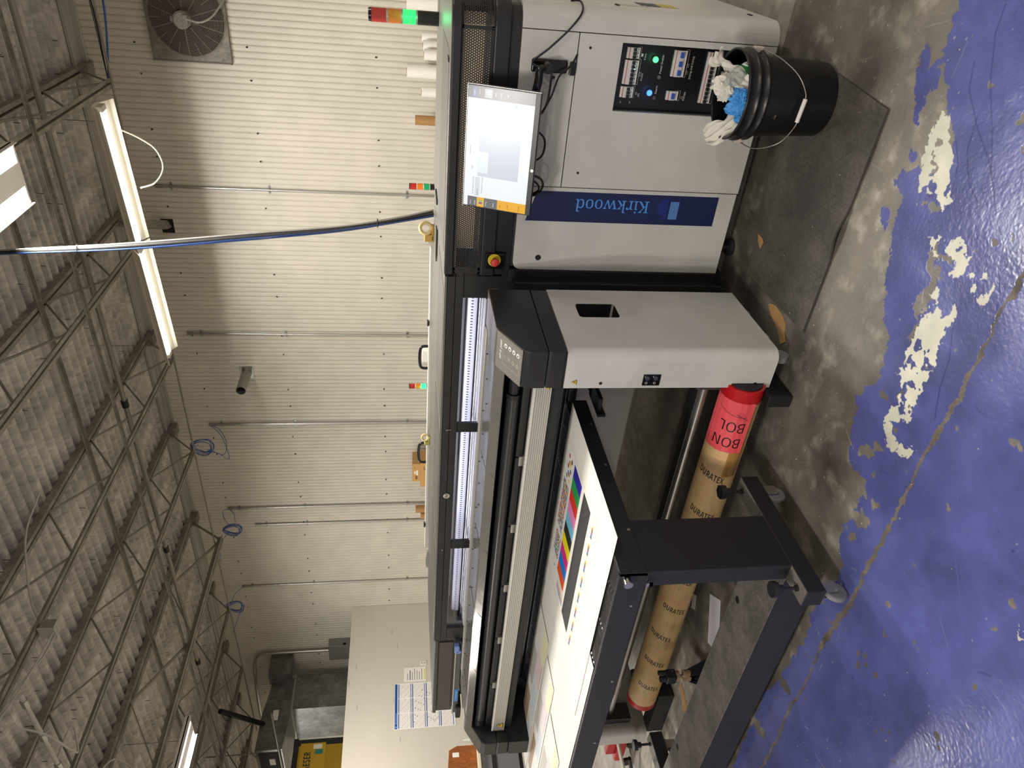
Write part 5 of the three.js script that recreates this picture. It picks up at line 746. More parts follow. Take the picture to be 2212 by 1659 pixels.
sheet('paper_sheet', -4.75, -2.775, -2.76, -1.775, 0.9215, M(0xefece3, 0.65), 'large blank white sheet lying under the colour test print', 'paper', 'sheets on the table', 0.0012);
sheet('test_print', -3.288, -2.018, -2.747, -1.847, 0.9245, M(0xffffff, 0.6, 0, { map: printTex }), 'white test print with colour bars and a long black bar', 'print', 'sheets on the table', 0.002);
const board = (w0) => ctex(1024, 256, (c, w, h) => {
  c.fillStyle = '#efece2'; c.fillRect(0, 0, w, h); const R = (a, b, y0, y1, f) => { c.fillStyle = f; c.fillRect(a * w, y0 * h, (b - a) * w, (y1 - y0) * h); };
  R(.80, .985, .62, .95, '#f0edc4'); R(.80, .985, .90, .93, '#ece58a'); R(.62, .80, .40, .9, '#ebd9da'); R(.62, .80, .86, .9, '#dba7b2'); R(.50, .74, .05, .42, '#c6c3ba'); R(.36, .60, .42, .86, '#dfe6e8'); R(.36, .60, .82, .85, '#b5d2e6'); R(.14, .42, .06, .44, w0); R(.1, .34, .5, .9, '#e3e6e2'); R(.1, .34, .86, .9, '#e4c0c8');
});
const mB1 = M(0xffffff, 0.6, 0, { map: board('#b79d80') }), mB2 = M(0xffffff, 0.6, 0, { map: board('#ab9074') }), mB3 = M(0xffffff, 0.6, 0, { map: board('#cdb9a2') });
sheet('swatch_board', -4.95, -3.535, -2.745, -2.435, 0.9262, mB1, 'pale swatch board at the back, nearest the printer', 'print', 'pastel swatch boards', 0.001);
sheet('swatch_board', -5.0, -3.63, -2.425, -2.2, 0.9262, mB2, 'pale swatch board in the middle of the three', 'print', 'pastel swatch boards', 0.001);
sheet('swatch_board', -5.05, -3.83, -2.19, -1.90, 0.9262, mB3, 'pale swatch board nearest the front edge of the table', 'print', 'pastel swatch boards', 0.001);

// ------------------------------------------------------------------ cardboard tube under the table
{
  const H0 = 0.2, Z0 = -2.5, R = 0.0945, t = thing('cardboard_tube', 'long brown cardboard tube with red taped ends under the table', 'cardboard tube', [-3.0, 0.105, Z0]);
  // canvas: width is the way round (from the top over the front and down), height is along the tube
  const tex = ctex(1024, 2048, (c, w, h) => {
    c.fillStyle = '#cfae7c'; c.fillRect(0, 0, w, h); let s = 21; const q = () => { s = (s * 1664525 + 1013904223) >>> 0; return s / 4294967296; };
    for (let i = 0; i < 2600; i++) { c.fillStyle = `rgba(${q() > .5 ? 60 : 230},${q() > .5 ? 45 : 190},${q() > .5 ? 20 : 130},0.05)`; c.fillRect(q() * w, q() * h, 10 + 40 * q(), 1 + 60 * q()); }
    c.fillStyle = '#2b241a'; c.font = 'bold 88px sans-serif';
    for (let k = 0; k < 9; k++) { const y = 210 + k * 205; for (const off of [0, 512]) { const x = (545 + (k % 3) * 25 - (k < 3 ? 40 : 0) + off) % 1024; c.save(); c.translate(x, y); c.rotate(0.12); c.scale(0.62, 0.5); c.fillText('DURATEX', 0, 0); c.restore(); } }
    c.strokeStyle = 'rgba(60,48,30,0.55)'; c.lineWidth = 2; c.setLineDash([40, 14, 8, 20]); for (const x of [330, 300, 700]) { c.beginPath(); c.moveTo(x, 900); c.lineTo(x - 20, 1900); c.stroke(); }
  });
  const g = new THREE.CylinderGeometry(R, R, 2.55, 64, 1, false, 0, Math.PI * 2); // u goes round, v along
  g.rotateZ(-Math.PI / 2); // axis y -> +x
  g.rotateX(Math.PI * 0.5); g.translate(-3.0, H0, Z0);
  const mT = M(0xffffff, 0.62, 0, { map: tex });
  part('tube', g, mT, t); const ri = (x0, x1, r) => rod([x0, H0, Z0], [x1, H0, Z0], r, 48);
  part('red_tape', [ri(-1.80, -1.735, R + 0.0008), ri(-1.735, -1.722, R + 0.0008)], mRed, t, 'red tape round the right end'); part('red_tape', [ri(-4.282, -4.235, R + 0.0008)], mRed, t, 'red tape round the left end'); part('end_plug', [ri(-1.722, -1.715, R - 0.012)], mBlackSoft, t);
  const tape = new THREE.CylinderGeometry(R + 0.001, R + 0.001, 0.42, 20, 1, true, 0.35, 0.8); tape.rotateZ(-Math.PI / 2); tape.rotateX(-0.55); tape.translate(-2.02, H0, Z0); part('packing_tape', tape, PM(0xa87f45, 0.18, 0, { clearcoat: 1, clearcoatRoughness: 0.08 }), t, 'shiny brown packing tape');
  parts('cradle', [bx(-1.80, -1.74, 0, 0.115, -2.6, -2.4, 0.004), bx(-4.62, -4.2, 0.0, 0.107, -2.55, -2.45)], mBlackSoft, t);
  // pink notice wrapped on the tube
  const ptx = ctex(512, 640, (c, w, h) => { c.fillStyle = '#e0525a'; c.fillRect(0, 0, w, h); c.fillStyle = '#15100f'; c.font = '170px sans-serif'; c.save(); c.translate(20, 190); c.fillText('BON', 10, 0); c.fillText('BOL', 10, 200); c.restore(); c.strokeStyle = '#1d1412'; c.lineWidth = 5; c.beginPath(); c.moveTo(60, 470); c.quadraticCurveTo(220, 450, 420, 540); c.moveTo(30, 430); c.lineTo(180, 500); c.stroke(); c.fillStyle = 'rgba(80,50,50,0.5)'; for (let i = 0; i < 6; i++) c.fillRect(40 + 13 * i, 420 + 20 * i, 90, 4); });
  const n = 24, x0 = -2.075, x1 = -1.785, a0 = -20, a1 = 105, pos = [], uv = [], idx = [];
  for (let i = 0; i <= n; i++) for (let k = 0; k <= 1; k++) { const a = (a0 + (a1 - a0) * i / n) * Math.PI / 180, r = R + 0.0022 + 0.0012 * Math.sin(i * 1.9) + (i === 0 ? 0.004 : 0); pos.push(k ? x1 : x0, H0 + r * Math.sin(a), Z0 + r * Math.cos(a)); uv.push(i / n, 1 - k); }
  for (let i = 0; i < n; i++) { const a = i * 2; idx.push(a, a + 1, a + 3, a, a + 3, a + 2); }
  const pg = new THREE.BufferGeometry(); pg.setAttribute('position', new THREE.Float32BufferAttribute(pos, 3)); pg.setAttribute('uv', new THREE.Float32BufferAttribute(uv, 2)); pg.setIndex(idx); pg.computeVertexNormals();
  solo('paper_notice', pg, M(0xffffff, 0.4, 0, { map: ptx, side: THREE.DoubleSide }), 'bright pink paper notice with black letters taped round the cardboard tube', 'notice', [-1.93, 0.2, -2.4]);
}
// ------------------------------------------------------------------ rubber mat
{
  const tile = ctex(128, 128, (c) => { c.fillStyle = '#3a3a3a'; c.fillRect(0, 0, 128, 128); c.fillStyle = '#fff'; for (const [x, y, a] of [[32, 32, 0.78], [96, 96, 0.78], [96, 32, -0.78], [32, 96, -0.78]]) { c.save(); c.translate(x, y); c.rotate(a); c.beginPath(); c.ellipse(0, 0, 26, 7, 0, 0, 7); c.fill(); c.restore(); } }, false); tile.wrapS = tile.wrapT = THREE.RepeatWrapping; tile.repeat.set(22, 22);
  const mMat = M(0x5a5651, 0.5, 0, { bumpMap: tile, bumpScale: 0.003, map: rep(texDust, 1.6) });
  const C = (u, v) => { const xr = -0.503 + (-0.435 + 0.503) * v, xl = -1.452 + (-1.461 + 1.452) * v; const zf = -2.47 + (-2.491 + 2.47) * u, zb = -3.073 + (-3.106 + 3.073) * u; return [xr + (xl - xr) * u, zf + (zb - zf) * v]; };
  const nx = 60, nz = 24, pos = [], uv = [], idx = [];
  const hgt = (u, v) => 0.009 + 0.022 * Math.exp(-(((u - 0.52) / 0.09) ** 2)) * Math.exp(-((v / 0.09) ** 2)) + 0.004 * Math.exp(-(((u - 0.2) / 0.2) ** 2)) * Math.exp(-((v / 0.08) ** 2)) + 0.002 * vnoise(u * 5, v * 5);
  for (let j = 0; j <= nz; j++) for (let i = 0; i <= nx; i++) { const u = i / nx, v = j / nz, [x, z] = C(u, v); pos.push(x, hgt(u, v), z); uv.push(x, -z); }
  for (let j = 0; j < nz; j++) for (let i = 0; i < nx; i++) { const a = j * (nx + 1) + i; idx.push(a, a + nx + 1, a + 1, a + 1, a + nx + 1, a + nx + 2); }
  const g = new THREE.BufferGeometry(); g.setAttribute('position', new THREE.Float32BufferAttribute(pos, 3)); g.setAttribute('uv', new THREE.Float32BufferAttribute(uv, 2)); g.setIndex(idx); g.computeVertexNormals(); if (g.attributes.normal.getY(400) < 0) { for (let i = 0; i < idx.length; i += 3) [idx[i], idx[i + 1]] = [idx[i + 1], idx[i]]; g.setIndex(idx); g.computeVertexNormals(); }
  const edge = []; const ring = []; for (let i = 0; i <= nx; i++) ring.push([i / nx, 0]); for (let j = 1; j <= nz; j++) ring.push([1, j / nz]); for (let i = nx - 1; i >= 0; i--) ring.push([i / nx, 1]); for (let j = nz - 1; j >= 0; j--) ring.push([0, j / nz]);
  for (let i = 0; i + 1 < ring.length; i++) { const [u, v] = ring[i], [p, q] = ring[i + 1], A = C(u, v), B = C(p, q), a = hgt(u, v), b = hgt(p, q), la = Math.max(0.001, a - 0.009), lb = Math.max(0.001, b - 0.009); edge.push(A[0], la, A[1], A[0], a, A[1], B[0], b, B[1], A[0], la, A[1], B[0], b, B[1], B[0], lb, B[1]); }
  const eg = new THREE.BufferGeometry(); eg.setAttribute('position', new THREE.Float32BufferAttribute(edge, 3)); eg.computeVertexNormals();
  const bot = g.clone(); bot.translate(0, -0.008, 0);
  const mm = M(0x5f5b56, 0.5, 0, { bumpMap: tile, bumpScale: 0.003, map: rep(texDust, 1.6), side: THREE.DoubleSide }); void mMat;
  solo('rubber_mat', [g, eg, bot], mm, 'black rubber floor mat with raised tread in front of the white cabinet', 'mat', [-0.95, 0, -2.8]);
}
// ------------------------------------------------------------------ bucket with rubbish
{
  const bxp = -0.578, bz = -2.945, by = 0.0115;
  const t = thing('bucket', 'black plastic bucket with wire handle standing on the rubber mat', 'bucket', [bxp, by, bz]);
  const P = [[0, 0.003], [0.135, 0.003], [0.142, 0.0], [0.146, 0.006], [0.160, 0.30], [0.162, 0.305], [0.176, 0.307], [0.177, 0.318], [0.166, 0.322], [0.167, 0.345], [0.180, 0.347], [0.181, 0.358], [0.169, 0.362], [0.172, 0.388], [0.178, 0.392], [0.178, 0.40], [0.172, 0.402], [0.166, 0.398], [0.155, 0.30], [0.141, 0.02], [0, 0.016]];
  part('pail', lathe(P, 56).translate(bxp, by, bz), M(0x0e0e10, 0.3, 0, { bumpMap: rep(texGrain, 8), bumpScale: 0.0002 }), t);
  part('wire_handle', tube([[bxp - 0.18, by + 0.325, bz + 0.03], [bxp - 0.188, by + 0.28, bz + 0.10], [bxp - 0.14, by + 0.21, bz + 0.17], [bxp - 0.075, by + 0.17, bz + 0.178], [bxp - 0.06, by + 0.166, bz + 0.179], [bxp + 0.03, by + 0.158, bz + 0.178], [bxp + 0.05, by + 0.162, bz + 0.178], [bxp + 0.11, by + 0.20, bz + 0.16], [bxp + 0.16, by + 0.26, bz + 0.09], [bxp + 0.183, by + 0.32, bz + 0.0]], 0.0024, 80, 6), mZinc, t); part('grip', rod([bxp - 0.055, by + 0.168, bz + 0.181], [bxp + 0.035, by + 0.160, bz + 0.181], 0.0085, 14), M(0xd8d2cc, 0.5), t, 'white plastic grip'); part('handle_lug', [bx(bxp - 0.188, bxp - 0.165, by + 0.305, by + 0.345, bz + 0.015, bz + 0.045, 0.004), bx(bxp + 0.165, bxp + 0.188, by + 0.305, by + 0.345, bz - 0.015, bz + 0.015, 0.004)], M(0xbdaea0, 0.5), t);
  const crumple = (cx, cy, cz, a, b, c, amp, sd, det = 5) => { let g = new THREE.IcosahedronGeometry(1, det * 3); g = clean(g); const p = g.attributes.position; for (let i = 0; i < p.count; i++) { const v = V(p.getX(i), p.getY(i), p.getZ(i)); const ridge = Math.abs(vnoise(v.x * 3.1 + sd, v.y * 3.1 + v.z * 2.2 + sd) - 0.5) * 2 + 0.6 * Math.abs(vnoise(v.y * 6.3 + sd, v.z * 6.3 + v.x * 3 + sd * 2) - 0.5); const k = 1 - amp + amp * 1.4 * ridge; p.setXYZ(i, cx + v.x * a * k, cy + v.y * b * k, cz + v.z * c * k); } g.deleteAttribute('normal'); g.computeVertexNormals(); return toCreasedNormals(g, 0.5); };
  const cloth = M(0xdcd7cd, 0.85), gi = 'rubbish in the bucket', T = by + 0.36;
  solo('trash_bag', crumple(bxp, by + 0.25, bz, 0.145, 0.08, 0.145, 0.3, 3), M(0x15120f, 0.3), 'dark film and rags filling the bottom of the bucket', 'rubbish', [bxp, by + 0.18, bz], gi);
  // sheet like rags: folded strips
  const rag = (pts, w, sd, tw = 0.6) => { const cv = new THREE.CatmullRomCurve3(pts.map(p => V(...p)), false, 'centripetal'); const N = 40, K = 14, pos = [], idx = [], uv = []; for (let i = 0; i <= N; i++) { const p = cv.getPoint(i / N), T2 = cv.getTangent(i / N); const side = V(-T2.z, 0, T2.x); if (side.lengthSq() < 1e-4) side.set(1, 0, 0); side.normalize().applyAxisAngle(T2, tw * (vnoise(i * 0.12, sd) - 0.5) * 3); const nrm = new THREE.Vector3().crossVectors(side, T2).normalize(); for (let k = 0; k <= K; k++) { const s = k / K - 0.5; const f = 0.014 * Math.sin(k * 1.35 + sd + i * 0.16) * (0.5 + vnoise(i * 0.3, k * 0.6 + sd)); const q = p.clone().addScaledVector(side, s * w * (0.75 + 0.5 * vnoise(i * 0.2, sd + 4))).addScaledVector(nrm, f); pos.push(q.x, q.y, q.z); uv.push(k / K, i / N); } } for (let i = 0; i < N; i++) for (let k = 0; k < K; k++) { const a = i * (K + 1) + k; idx.push(a, a + 1, a + K + 2, a, a + K + 2, a + K + 1); } const g = new THREE.BufferGeometry(); g.setAttribute('position', new THREE.Float32BufferAttribute(pos, 3)); g.setAttribute('uv', new THREE.Float32BufferAttribute(uv, 2)); g.setIndex(idx); g.computeVertexNormals(); return g; };
  const cloth2 = M(0xdcd7cd, 0.85, 0, { side: THREE.DoubleSide }); void cloth;
  solo('white_rag', rag([[bxp - 0.19, T + 0.085, bz - 0.03], [bxp - 0.15, T + 0.05, bz + 0.0], [bxp - 0.10, T + 0.01, bz + 0.04], [bxp - 0.02, T - 0.02, bz + 0.09], [bxp + 0.04, T - 0.04, bz + 0.1]], 0.085, 2), cloth2, 'white rag poking over the left rim of the bucket', 'rag', [bxp - 0.1, T, bz], gi);
  solo('white_rag', rag([[bxp + 0.135, T + 0.105, bz - 0.09], [bxp + 0.11, T + 0.075, bz - 0.05], [bxp + 0.08, T + 0.035, bz + 0.0], [bxp + 0.06, T + 0.01, bz + 0.06], [bxp + 0.07, T - 0.03, bz + 0.11]], 0.075, 6), cloth2, 'crumpled white rag standing up at the right rim of the bucket', 'rag', [bxp + 0.1, T, bz], gi);
  solo('white_rag', crumple(bxp + 0.03, T + 0.045, bz - 0.03, 0.055, 0.06, 0.06, 0.45, 8), cloth2, 'balled white rag in the middle of the bucket', 'rag', [bxp + 0.02, T, bz], gi);
  solo('nitrile_glove', [crumple(bxp - 0.01, T + 0.012, bz + 0.065, 0.062, 0.05, 0.05, 0.35, 11), crumple(bxp - 0.075, T + 0.0, bz + 0.085, 0.022, 0.03, 0.03, 0.3, 15, 3), crumple(bxp - 0.05, T + 0.03, bz + 0.045, 0.02, 0.035, 0.03, 0.3, 18, 3)], M(0x3f8fd2, 0.5), 'crumpled bright blue glove among white rags in the bucket', 'glove', [bxp, T, bz + 0.05], gi);
  const bt = thing('plastic_bottle', 'clear plastic bottle with green label in the bucket', 'bottle', [bxp + 0.09, T - 0.03, bz + 0.02], gi); const lay = g => g.rotateZ(0.5).rotateX(0.25).translate(bxp + 0.095, T + 0.01, bz + 0.03);
  part('bottle_body', lay(lathe([[0, -0.07], [0.028, -0.07], [0.032, -0.06], [0.032, 0.05], [0.026, 0.07], [0.012, 0.088], [0.012, 0.1], [0, 0.1]], 28)), PM(0xe8eceb, 0.12, 0, { transmission: 0.85, thickness: 0, ior: 1.4 }), bt);
  part('bottle_label', lay(new THREE.CylinderGeometry(0.0328, 0.0328, 0.05, 28, 1, true).translate(0, -0.01, 0)), M(0xffffff, 0.4, 0, { side: THREE.DoubleSide, map: ctex(256, 96, (c) => { c.fillStyle = '#1f6b34'; c.fillRect(0, 0, 256, 96); c.fillStyle = '#2a6fc0'; c.fillRect(0, 50, 256, 26); c.fillStyle = '#f0f0ea'; c.beginPath(); c.arc(60, 44, 26, 0, 7); c.arc(188, 44, 26, 0, 7); c.fill(); c.fillStyle = '#1f6b34'; c.font = 'bold 18px sans-serif'; c.fillText('PET', 42, 50); c.fillText('PET', 170, 50); }) }), bt);
}
// ------------------------------------------------------------------ small things on the floor
{
  const flat = (pts, y0, y1) => prismY(pts, y0, y1);
  solo('cardboard_scrap', flat([[-1.50, -2.83], [-1.53, -2.78], [-1.545, -2.72], [-1.57, -2.67], [-1.60, -2.63], [-1.57, -2.60], [-1.545, -2.63], [-1.50, -2.645], [-1.475, -2.70], [-1.47, -2.77], [-1.485, -2.82]], 0.001, 0.005), mKraft, 'torn brown cardboard scrap beside the corner of the rubber mat', 'cardboard', [-1.53, 0.001, -2.72], 'cardboard scraps');
  solo('cardboard_scrap', flat([[-1.245, -3.10], [-1.28, -3.08], [-1.30, -3.04], [-1.262, -3.03], [-1.25, -3.05]], 0.012, 0.015), mKraft, 'tiny cardboard scrap by the cabinet foot', 'cardboard', [-1.27, 0.012, -3.06], 'cardboard scraps');
  solo('cardboard_scrap', flat([[-4.02, -2.42], [-4.06, -2.28], [-4.10, -2.26], [-4.13, -2.30], [-4.06, -2.43]], 0.001, 0.006), M(0xb98f63, 0.8), 'thin brown cardboard strip behind the black floor stand', 'cardboard', [-4.07, 0.001, -2.35], 'cardboard scraps');
  solo('floor_paper', flat([[-3.20, -2.47], [-3.46, -2.33], [-3.40, -2.2], [-3.12, -2.36]], 0.001, 0.003), M(0xcac7cf, 0.6), 'white paper slip half under the dusty cross member', 'paper', [-3.3, 0.001, -2.34]);
  const k = thing('utility_knife', 'small utility knife lying on the concrete beside the tube', 'knife', [-3.45, 0.001, -2.57]);
  part('handle', bar([-3.37, 0.008, -2.60], [-3.46, 0.008, -2.57], 0.014, 0.022), M(0xb8aea2, 0.5), k); part('blade', bar([-3.46, 0.006, -2.57], [-3.52, 0.005, -2.545], 0.002, 0.014), mZinc, k);
  const f = thing('floor_jack_stand', 'black two legged stand with brass coloured adjusting wheels on the floor', 'stand', [-3.55, 0, -2.22]);
  const mB = M(0x15161b, 0.45);
  part('base', [bx(-3.66, -3.36, 0.0, 0.012, -2.26, -2.1), bar([-3.40, 0.012, -2.18], [-3.53, 0.15, -2.18], 0.03, 0.05), bar([-3.64, 0.012, -2.18], [-3.55, 0.15, -2.18], 0.03, 0.05), bar([-3.53, 0.012, -2.18], [-3.54, 0.15, -2.18], 0.05, 0.05)], mB, f);
  parts('adjusting_wheel', [rod([-3.54, 0.15, -2.18], [-3.54, 0.185, -2.18], 0.032, 24), rod([-3.54, 0.215, -2.18], [-3.54, 0.235, -2.18], 0.03, 24)], M(0x9c8365, 0.4, 0.4), f); part('threaded_rod', rod([-3.54, 0.18, -2.18], [-3.54, 0.25, -2.18], 0.008, 10), mZinc, f);
  part('clamp_head', [bx(-3.57, -3.51, 0.235, 0.29, -2.21, -2.15, 0.006), rod([-3.53, 0.27, -2.20], [-3.53, 0.33, -2.20], 0.014, 14), rod([-3.56, 0.29, -2.18], [-3.56, 0.32, -2.18], 0.018, 14), rod([-3.5, 0.262, -2.18], [-3.475, 0.262, -2.18], 0.006, 10)], mB, f);
  // clutter past the far column
  const j = thing('floor_jack', 'red floor jack with pale handle among clutter behind the table', 'jack', [-5.3, 0, -2.7]);
  part('body', [bx(-5.5, -5.2, 0.06, 0.13, -2.8, -2.7, 0.01), bx(-5.45, -5.15, 0.13, 0.2, -2.78, -2.73, 0.008)], M(0xb3262a, 0.4), j); part('handle', [bar([-5.2, 0.15, -2.75], [-5.55, 0.06, -2.45], 0.02, 0.02)], M(0xd8d2c6, 0.4, 0.3), j); part('wheel', [[-5.48, -2.82], [-5.48, -2.68], [-5.22, -2.82], [-5.22, -2.68]].map(([x, z]) => rod([x, 0.04, z - 0.012], [x, 0.04, z + 0.012], 0.04, 18)), mDarkMetal, j);
  solo('steel_rail', [bx(-5.9, -5.1, 0.0, 0.05, -3.15, -3.08), bx(-5.9, -5.1, 0.05, 0.055, -3.17, -3.06)], mDarkMetal, 'dark steel rail lying on the floor behind the red jack', 'rail', [-5.5, 0, -3.1]);
  solo('lever_bar', rod([-4.46, 0.33, -2.2], [-5.6, 0.01, -2.25], 0.012, 10), mBlackSoft, 'black rod leaning across the floor beside the far table leg', 'rod', [-5.6, 0, -2.25]);
  const crumbs = []; for (let i = 0; i < 160; i++) { const x = rr(-3.6, -0.2), z = rr(-3.0, -0.95); const s = rr(0.0012, 0.004); const g = new THREE.TetrahedronGeometry(s); g.rotateX(rnd() * 6); g.rotateY(rnd() * 6); g.translate(x, x < -0.47 && x > -1.46 && z < -2.47 && z > -3.11 ? 0.0135 : 0.001, z); crumbs.push(g); }
  const cr = solo('floor_litter', crumbs, M(0xb7ab97, 0.8), 'tiny pale crumbs and chips scattered on the floor', 'litter', [-1.8, 0, -2]); cr.userData.kind = 'stuff';
}
// ------------------------------------------------------------------ things behind the printer
{
  const s = thing('rear_machine', 'second white machine standing hidden behind the printer, carrying two signal towers', 'machine', [-3.5, 0, -6.1]);
  part('cabinet', [bx(-5.0, -1.6, 0.05, 1.30, -6.5, -5.7, 0.02)], M(0xcfcabf, 0.5), s); part('lid', [bx(-5.02, -1.58, 1.30, 1.47, -6.45, -5.75, 0.03)], M(0xd8d4c8, 0.4), s); part('foot', [bx(-4.9, -4.7, 0, 0.05, -6.4, -5.8), bx(-1.9, -1.7, 0, 0.05, -6.4, -5.8)], mBlackSoft, s);
  const tower = (x, lab, lit) => { const z = -6.0, t = thing('signal_tower', lab, 'signal light', [x, 1.47, z], 'small signal towers'); const r = 0.027;
    part('base', rod([x, 1.47, z], [x, 1.53, z], r, 20), mBlackGloss, t); const gc = new THREE.Color(0x0f8a55); part('green_lens', rod([x, 1.535, z], [x, 1.583, z], r, 20), lit ? glow(new THREE.Color(0.03, 0.6, 0.25), 1, 0x06200e) : M(gc, 0.3), t); part('amber_lens', rod([x, 1.59, z], [x, 1.64, z], r, 20), M(0xc96f16, 0.3), t); part('red_lens', rod([x, 1.647, z], [x, 1.70, z], r, 20), M(0xa8201f, 0.3), t); part('ring', [1.53, 1.583, 1.64].map(y => rod([x, y, z], [x, y + 0.007, z], r - 0.001, 20)), M(0xcfcdc6, 0.4), t); part('cap', rod([x, 1.70, z], [x, 1.708, z], r, 20), mBlackGloss, t);
    if (lit) { const L = new THREE.PointLight(new THREE.Color(0.05, 1, 0.35), 0.02); L.position.set(0.0, 0.09, 0.08); L.castShadow = true; t.add(L); } };
  tower(-2.08, 'small unlit signal tower poking up behind the printer beside the monitor', false); tower(-4.184, 'small signal tower with lit green lens poking up behind the printer', true);
  solo('power_supply', bx(-3.86, -3.72, 1.47, 1.58, -6.05, -5.95, 0.008), M(0xe0ddd3, 0.4), 'small white box beside the lit signal tower', 'box', [-3.8, 1.47, -6]);
  // tape dispenser things on the rear machine and on the roof
  const tape = (x, y, z, col, lab, sc = 1) => { const t = thing('tape_dispenser', lab, 'tape dispenser', [x, y, z], 'tape dispensers'); const g = new THREE.TorusGeometry(0.042 * sc, 0.014 * sc, 12, 28); g.scale(1, 1, 1.5); g.rotateY(0.5); g.translate(x + 0.02, y + 0.065 * sc, z); part('roll', g, M(0xd9c48e, 0.4), t); part('holder', [bx(x - 0.08 * sc, x - 0.02, y, y + 0.075 * sc, z - 0.025, z + 0.025, 0.008), bx(x - 0.07 * sc, x + 0.05 * sc, y, y + 0.02 * sc, z - 0.025, z + 0.025, 0.005)], M(col, 0.45), t); };
  tape(-1.93, 1.546, -4.66, 0xc09a4a, 'yellow tape dispenser lying on the printer roof beside the cable bundle', 0.9); tape(-3.75, 1.546, -4.6, 0xa9a862, 'olive tape dispenser lying on the printer roof behind the lid', 0.62);
  solo('metal_bracket', prismZ([[-2.1, 1.546], [-1.97, 1.546], [-1.965, 1.575], [-2.0, 1.59]], -4.69, -4.66), M(0xd6d2c6, 0.35, 0.4), 'pale metal bracket on the roof next to the yellow tape dispenser', 'bracket', [-2.05, 1.546, -4.67]); solo('metal_bracket', prismZ([[-5.19, 1.534], [-4.98, 1.534], [-4.98, 1.552], [-5.12, 1.566], [-5.19, 1.56]], -4.5, -4.47), M(0x9fa092, 0.4, 0.3), 'greenish metal strip on the roof over the end box', 'bracket', [-5.1, 1.534, -4.48]);
  const mRoll = M(0xe9e5dc, 0.7), write = (txt) => M(0xffffff, 0.7, 0, { map: ctex(256, 512, (c) => { c.fillStyle = '#e9e5dc'; c.fillRect(0, 0, 256, 512); c.strokeStyle = '#6a675f'; c.lineWidth = 3; c.beginPath(); c.moveTo(90, 0); c.lineTo(84, 512); c.stroke(); c.fillStyle = '#3a3833'; c.font = '26px sans-serif'; c.save(); c.translate(150, 120); c.rotate(-Math.PI / 2); c.fillText(txt, -60, 0); c.restore(); }) });
  const rolls = [[-0.93, 1.722, 0.085, 'a', 'tall white paper roll behind the signal tower, top of frame'], [-1.075, 1.548, 0.045, '4504', 'short white paper roll right behind the signal tower base'], [-1.265, 1.56, 0.045, '5211', 'white paper roll at the back of the group of three'], [-1.33, 1.545, 0.05, 'EG24', 'white paper roll with orange writing in the group of three'], [-1.40, 1.538, 0.055, '', 'blank white paper roll in front of the group of three'], [-1.615, 1.718, 0.074, '324', 'tall white paper roll standing alone left of the group'], [-1.83, 1.554, 0.055, '5113', 'short white paper roll next to the brown cardboard core']];
  rolls.forEach(([x, h, r, txt, lab], i) => { const z = i === 4 ? -8.18 : i === 3 ? -8.3 : -8.42; const t = thing('paper_roll', lab, 'paper roll', [x, 0, z], 'rolls standing against the wall'); part('wound_paper', rod([x, 0, z], [x, h, z], r, 28), write(txt), t); part('core', rod([x, h, z], [x, h + 0.004, z], r * 0.45, 18), mKraft, t); });
  [[-2.148, 1.624, 0.054, 'brown cardboard core standing against the wall right of the small unlit signal tower'], [-8.37, 1.582, 0.063, 'taller brown cardboard core between the two close conduits'], [-8.512, 1.497, 0.064, 'shorter brown cardboard core between the two close conduits']].forEach(([x, h, r, lab]) => { const g = new THREE.CylinderGeometry(r, r, h, 28, 1, true); g.translate(x, h / 2, -8.45); const g2 = new THREE.CylinderGeometry(r - 0.008, r - 0.008, h, 28, 1, true); g2.translate(x, h / 2, -8.45); const rg = new THREE.RingGeometry(r - 0.008, r, 28); rg.rotateX(-Math.PI / 2); rg.translate(x, h, -8.45); solo('cardboard_core', [g, g2, rg], M(0xa8814e, 0.8, 0, { side: THREE.DoubleSide }), lab, 'cardboard core', [x, 0, -8.45], 'cardboard cores against the wall'); });
  const boxTex = (flip) => ctex(256, 256, (c) => { c.fillStyle = '#c2985c'; c.fillRect(0, 0, 256, 256); c.fillStyle = '#eee9de'; c.fillRect(90, 120, 70, 60); if (!flip) c.fillRect(110, 60, 40, 40); c.fillStyle = '#33291a'; c.beginPath(); c.arc(60, 130, 30, 0, 7); c.fill(); c.fillStyle = '#c2985c'; c.font = 'italic bold 34px sans-serif'; c.fillText('hp', 44, 141); c.fillStyle = '#4a3a22'; c.fillRect(180, 60, 40, 8); c.fillRect(180, 80, 26, 8); });
  const cb = (x0, x1, y0, y1, z, lab, flip) => { const t = thing('cardboard_box', lab, 'box', [(x0 + x1) / 2, y0, z - 0.15], 'stacked cardboard boxes'); part('carton', muv(bx(x0, x1, y0, y1, z - 0.3, z)), M(0xae8850, 0.8), t); part('printed_side', quad([x0, y0, z + 0.0008], [x1 - x0, 0, 0], [0, y1 - y0, 0]), M(0xffffff, 0.8, 0, { map: boxTex(flip) }), t); };
  solo('pallet_stack', muv(bx(-7.82, -7.26, 0, 1.30, -8.7, -8.3)), mKraft, 'stack of brown cartons hidden behind the printer under the two boxes', 'box', [-7.5, 0, -8.5]);
  cb(-7.775, -7.29, 1.30, 1.514, -8.35, 'lower of two brown cardboard boxes peeking over the printer', true); cb(-7.69, -7.33, 1.514, 1.638, -8.38, 'upper of two brown cardboard boxes peeking over the printer', false);
}
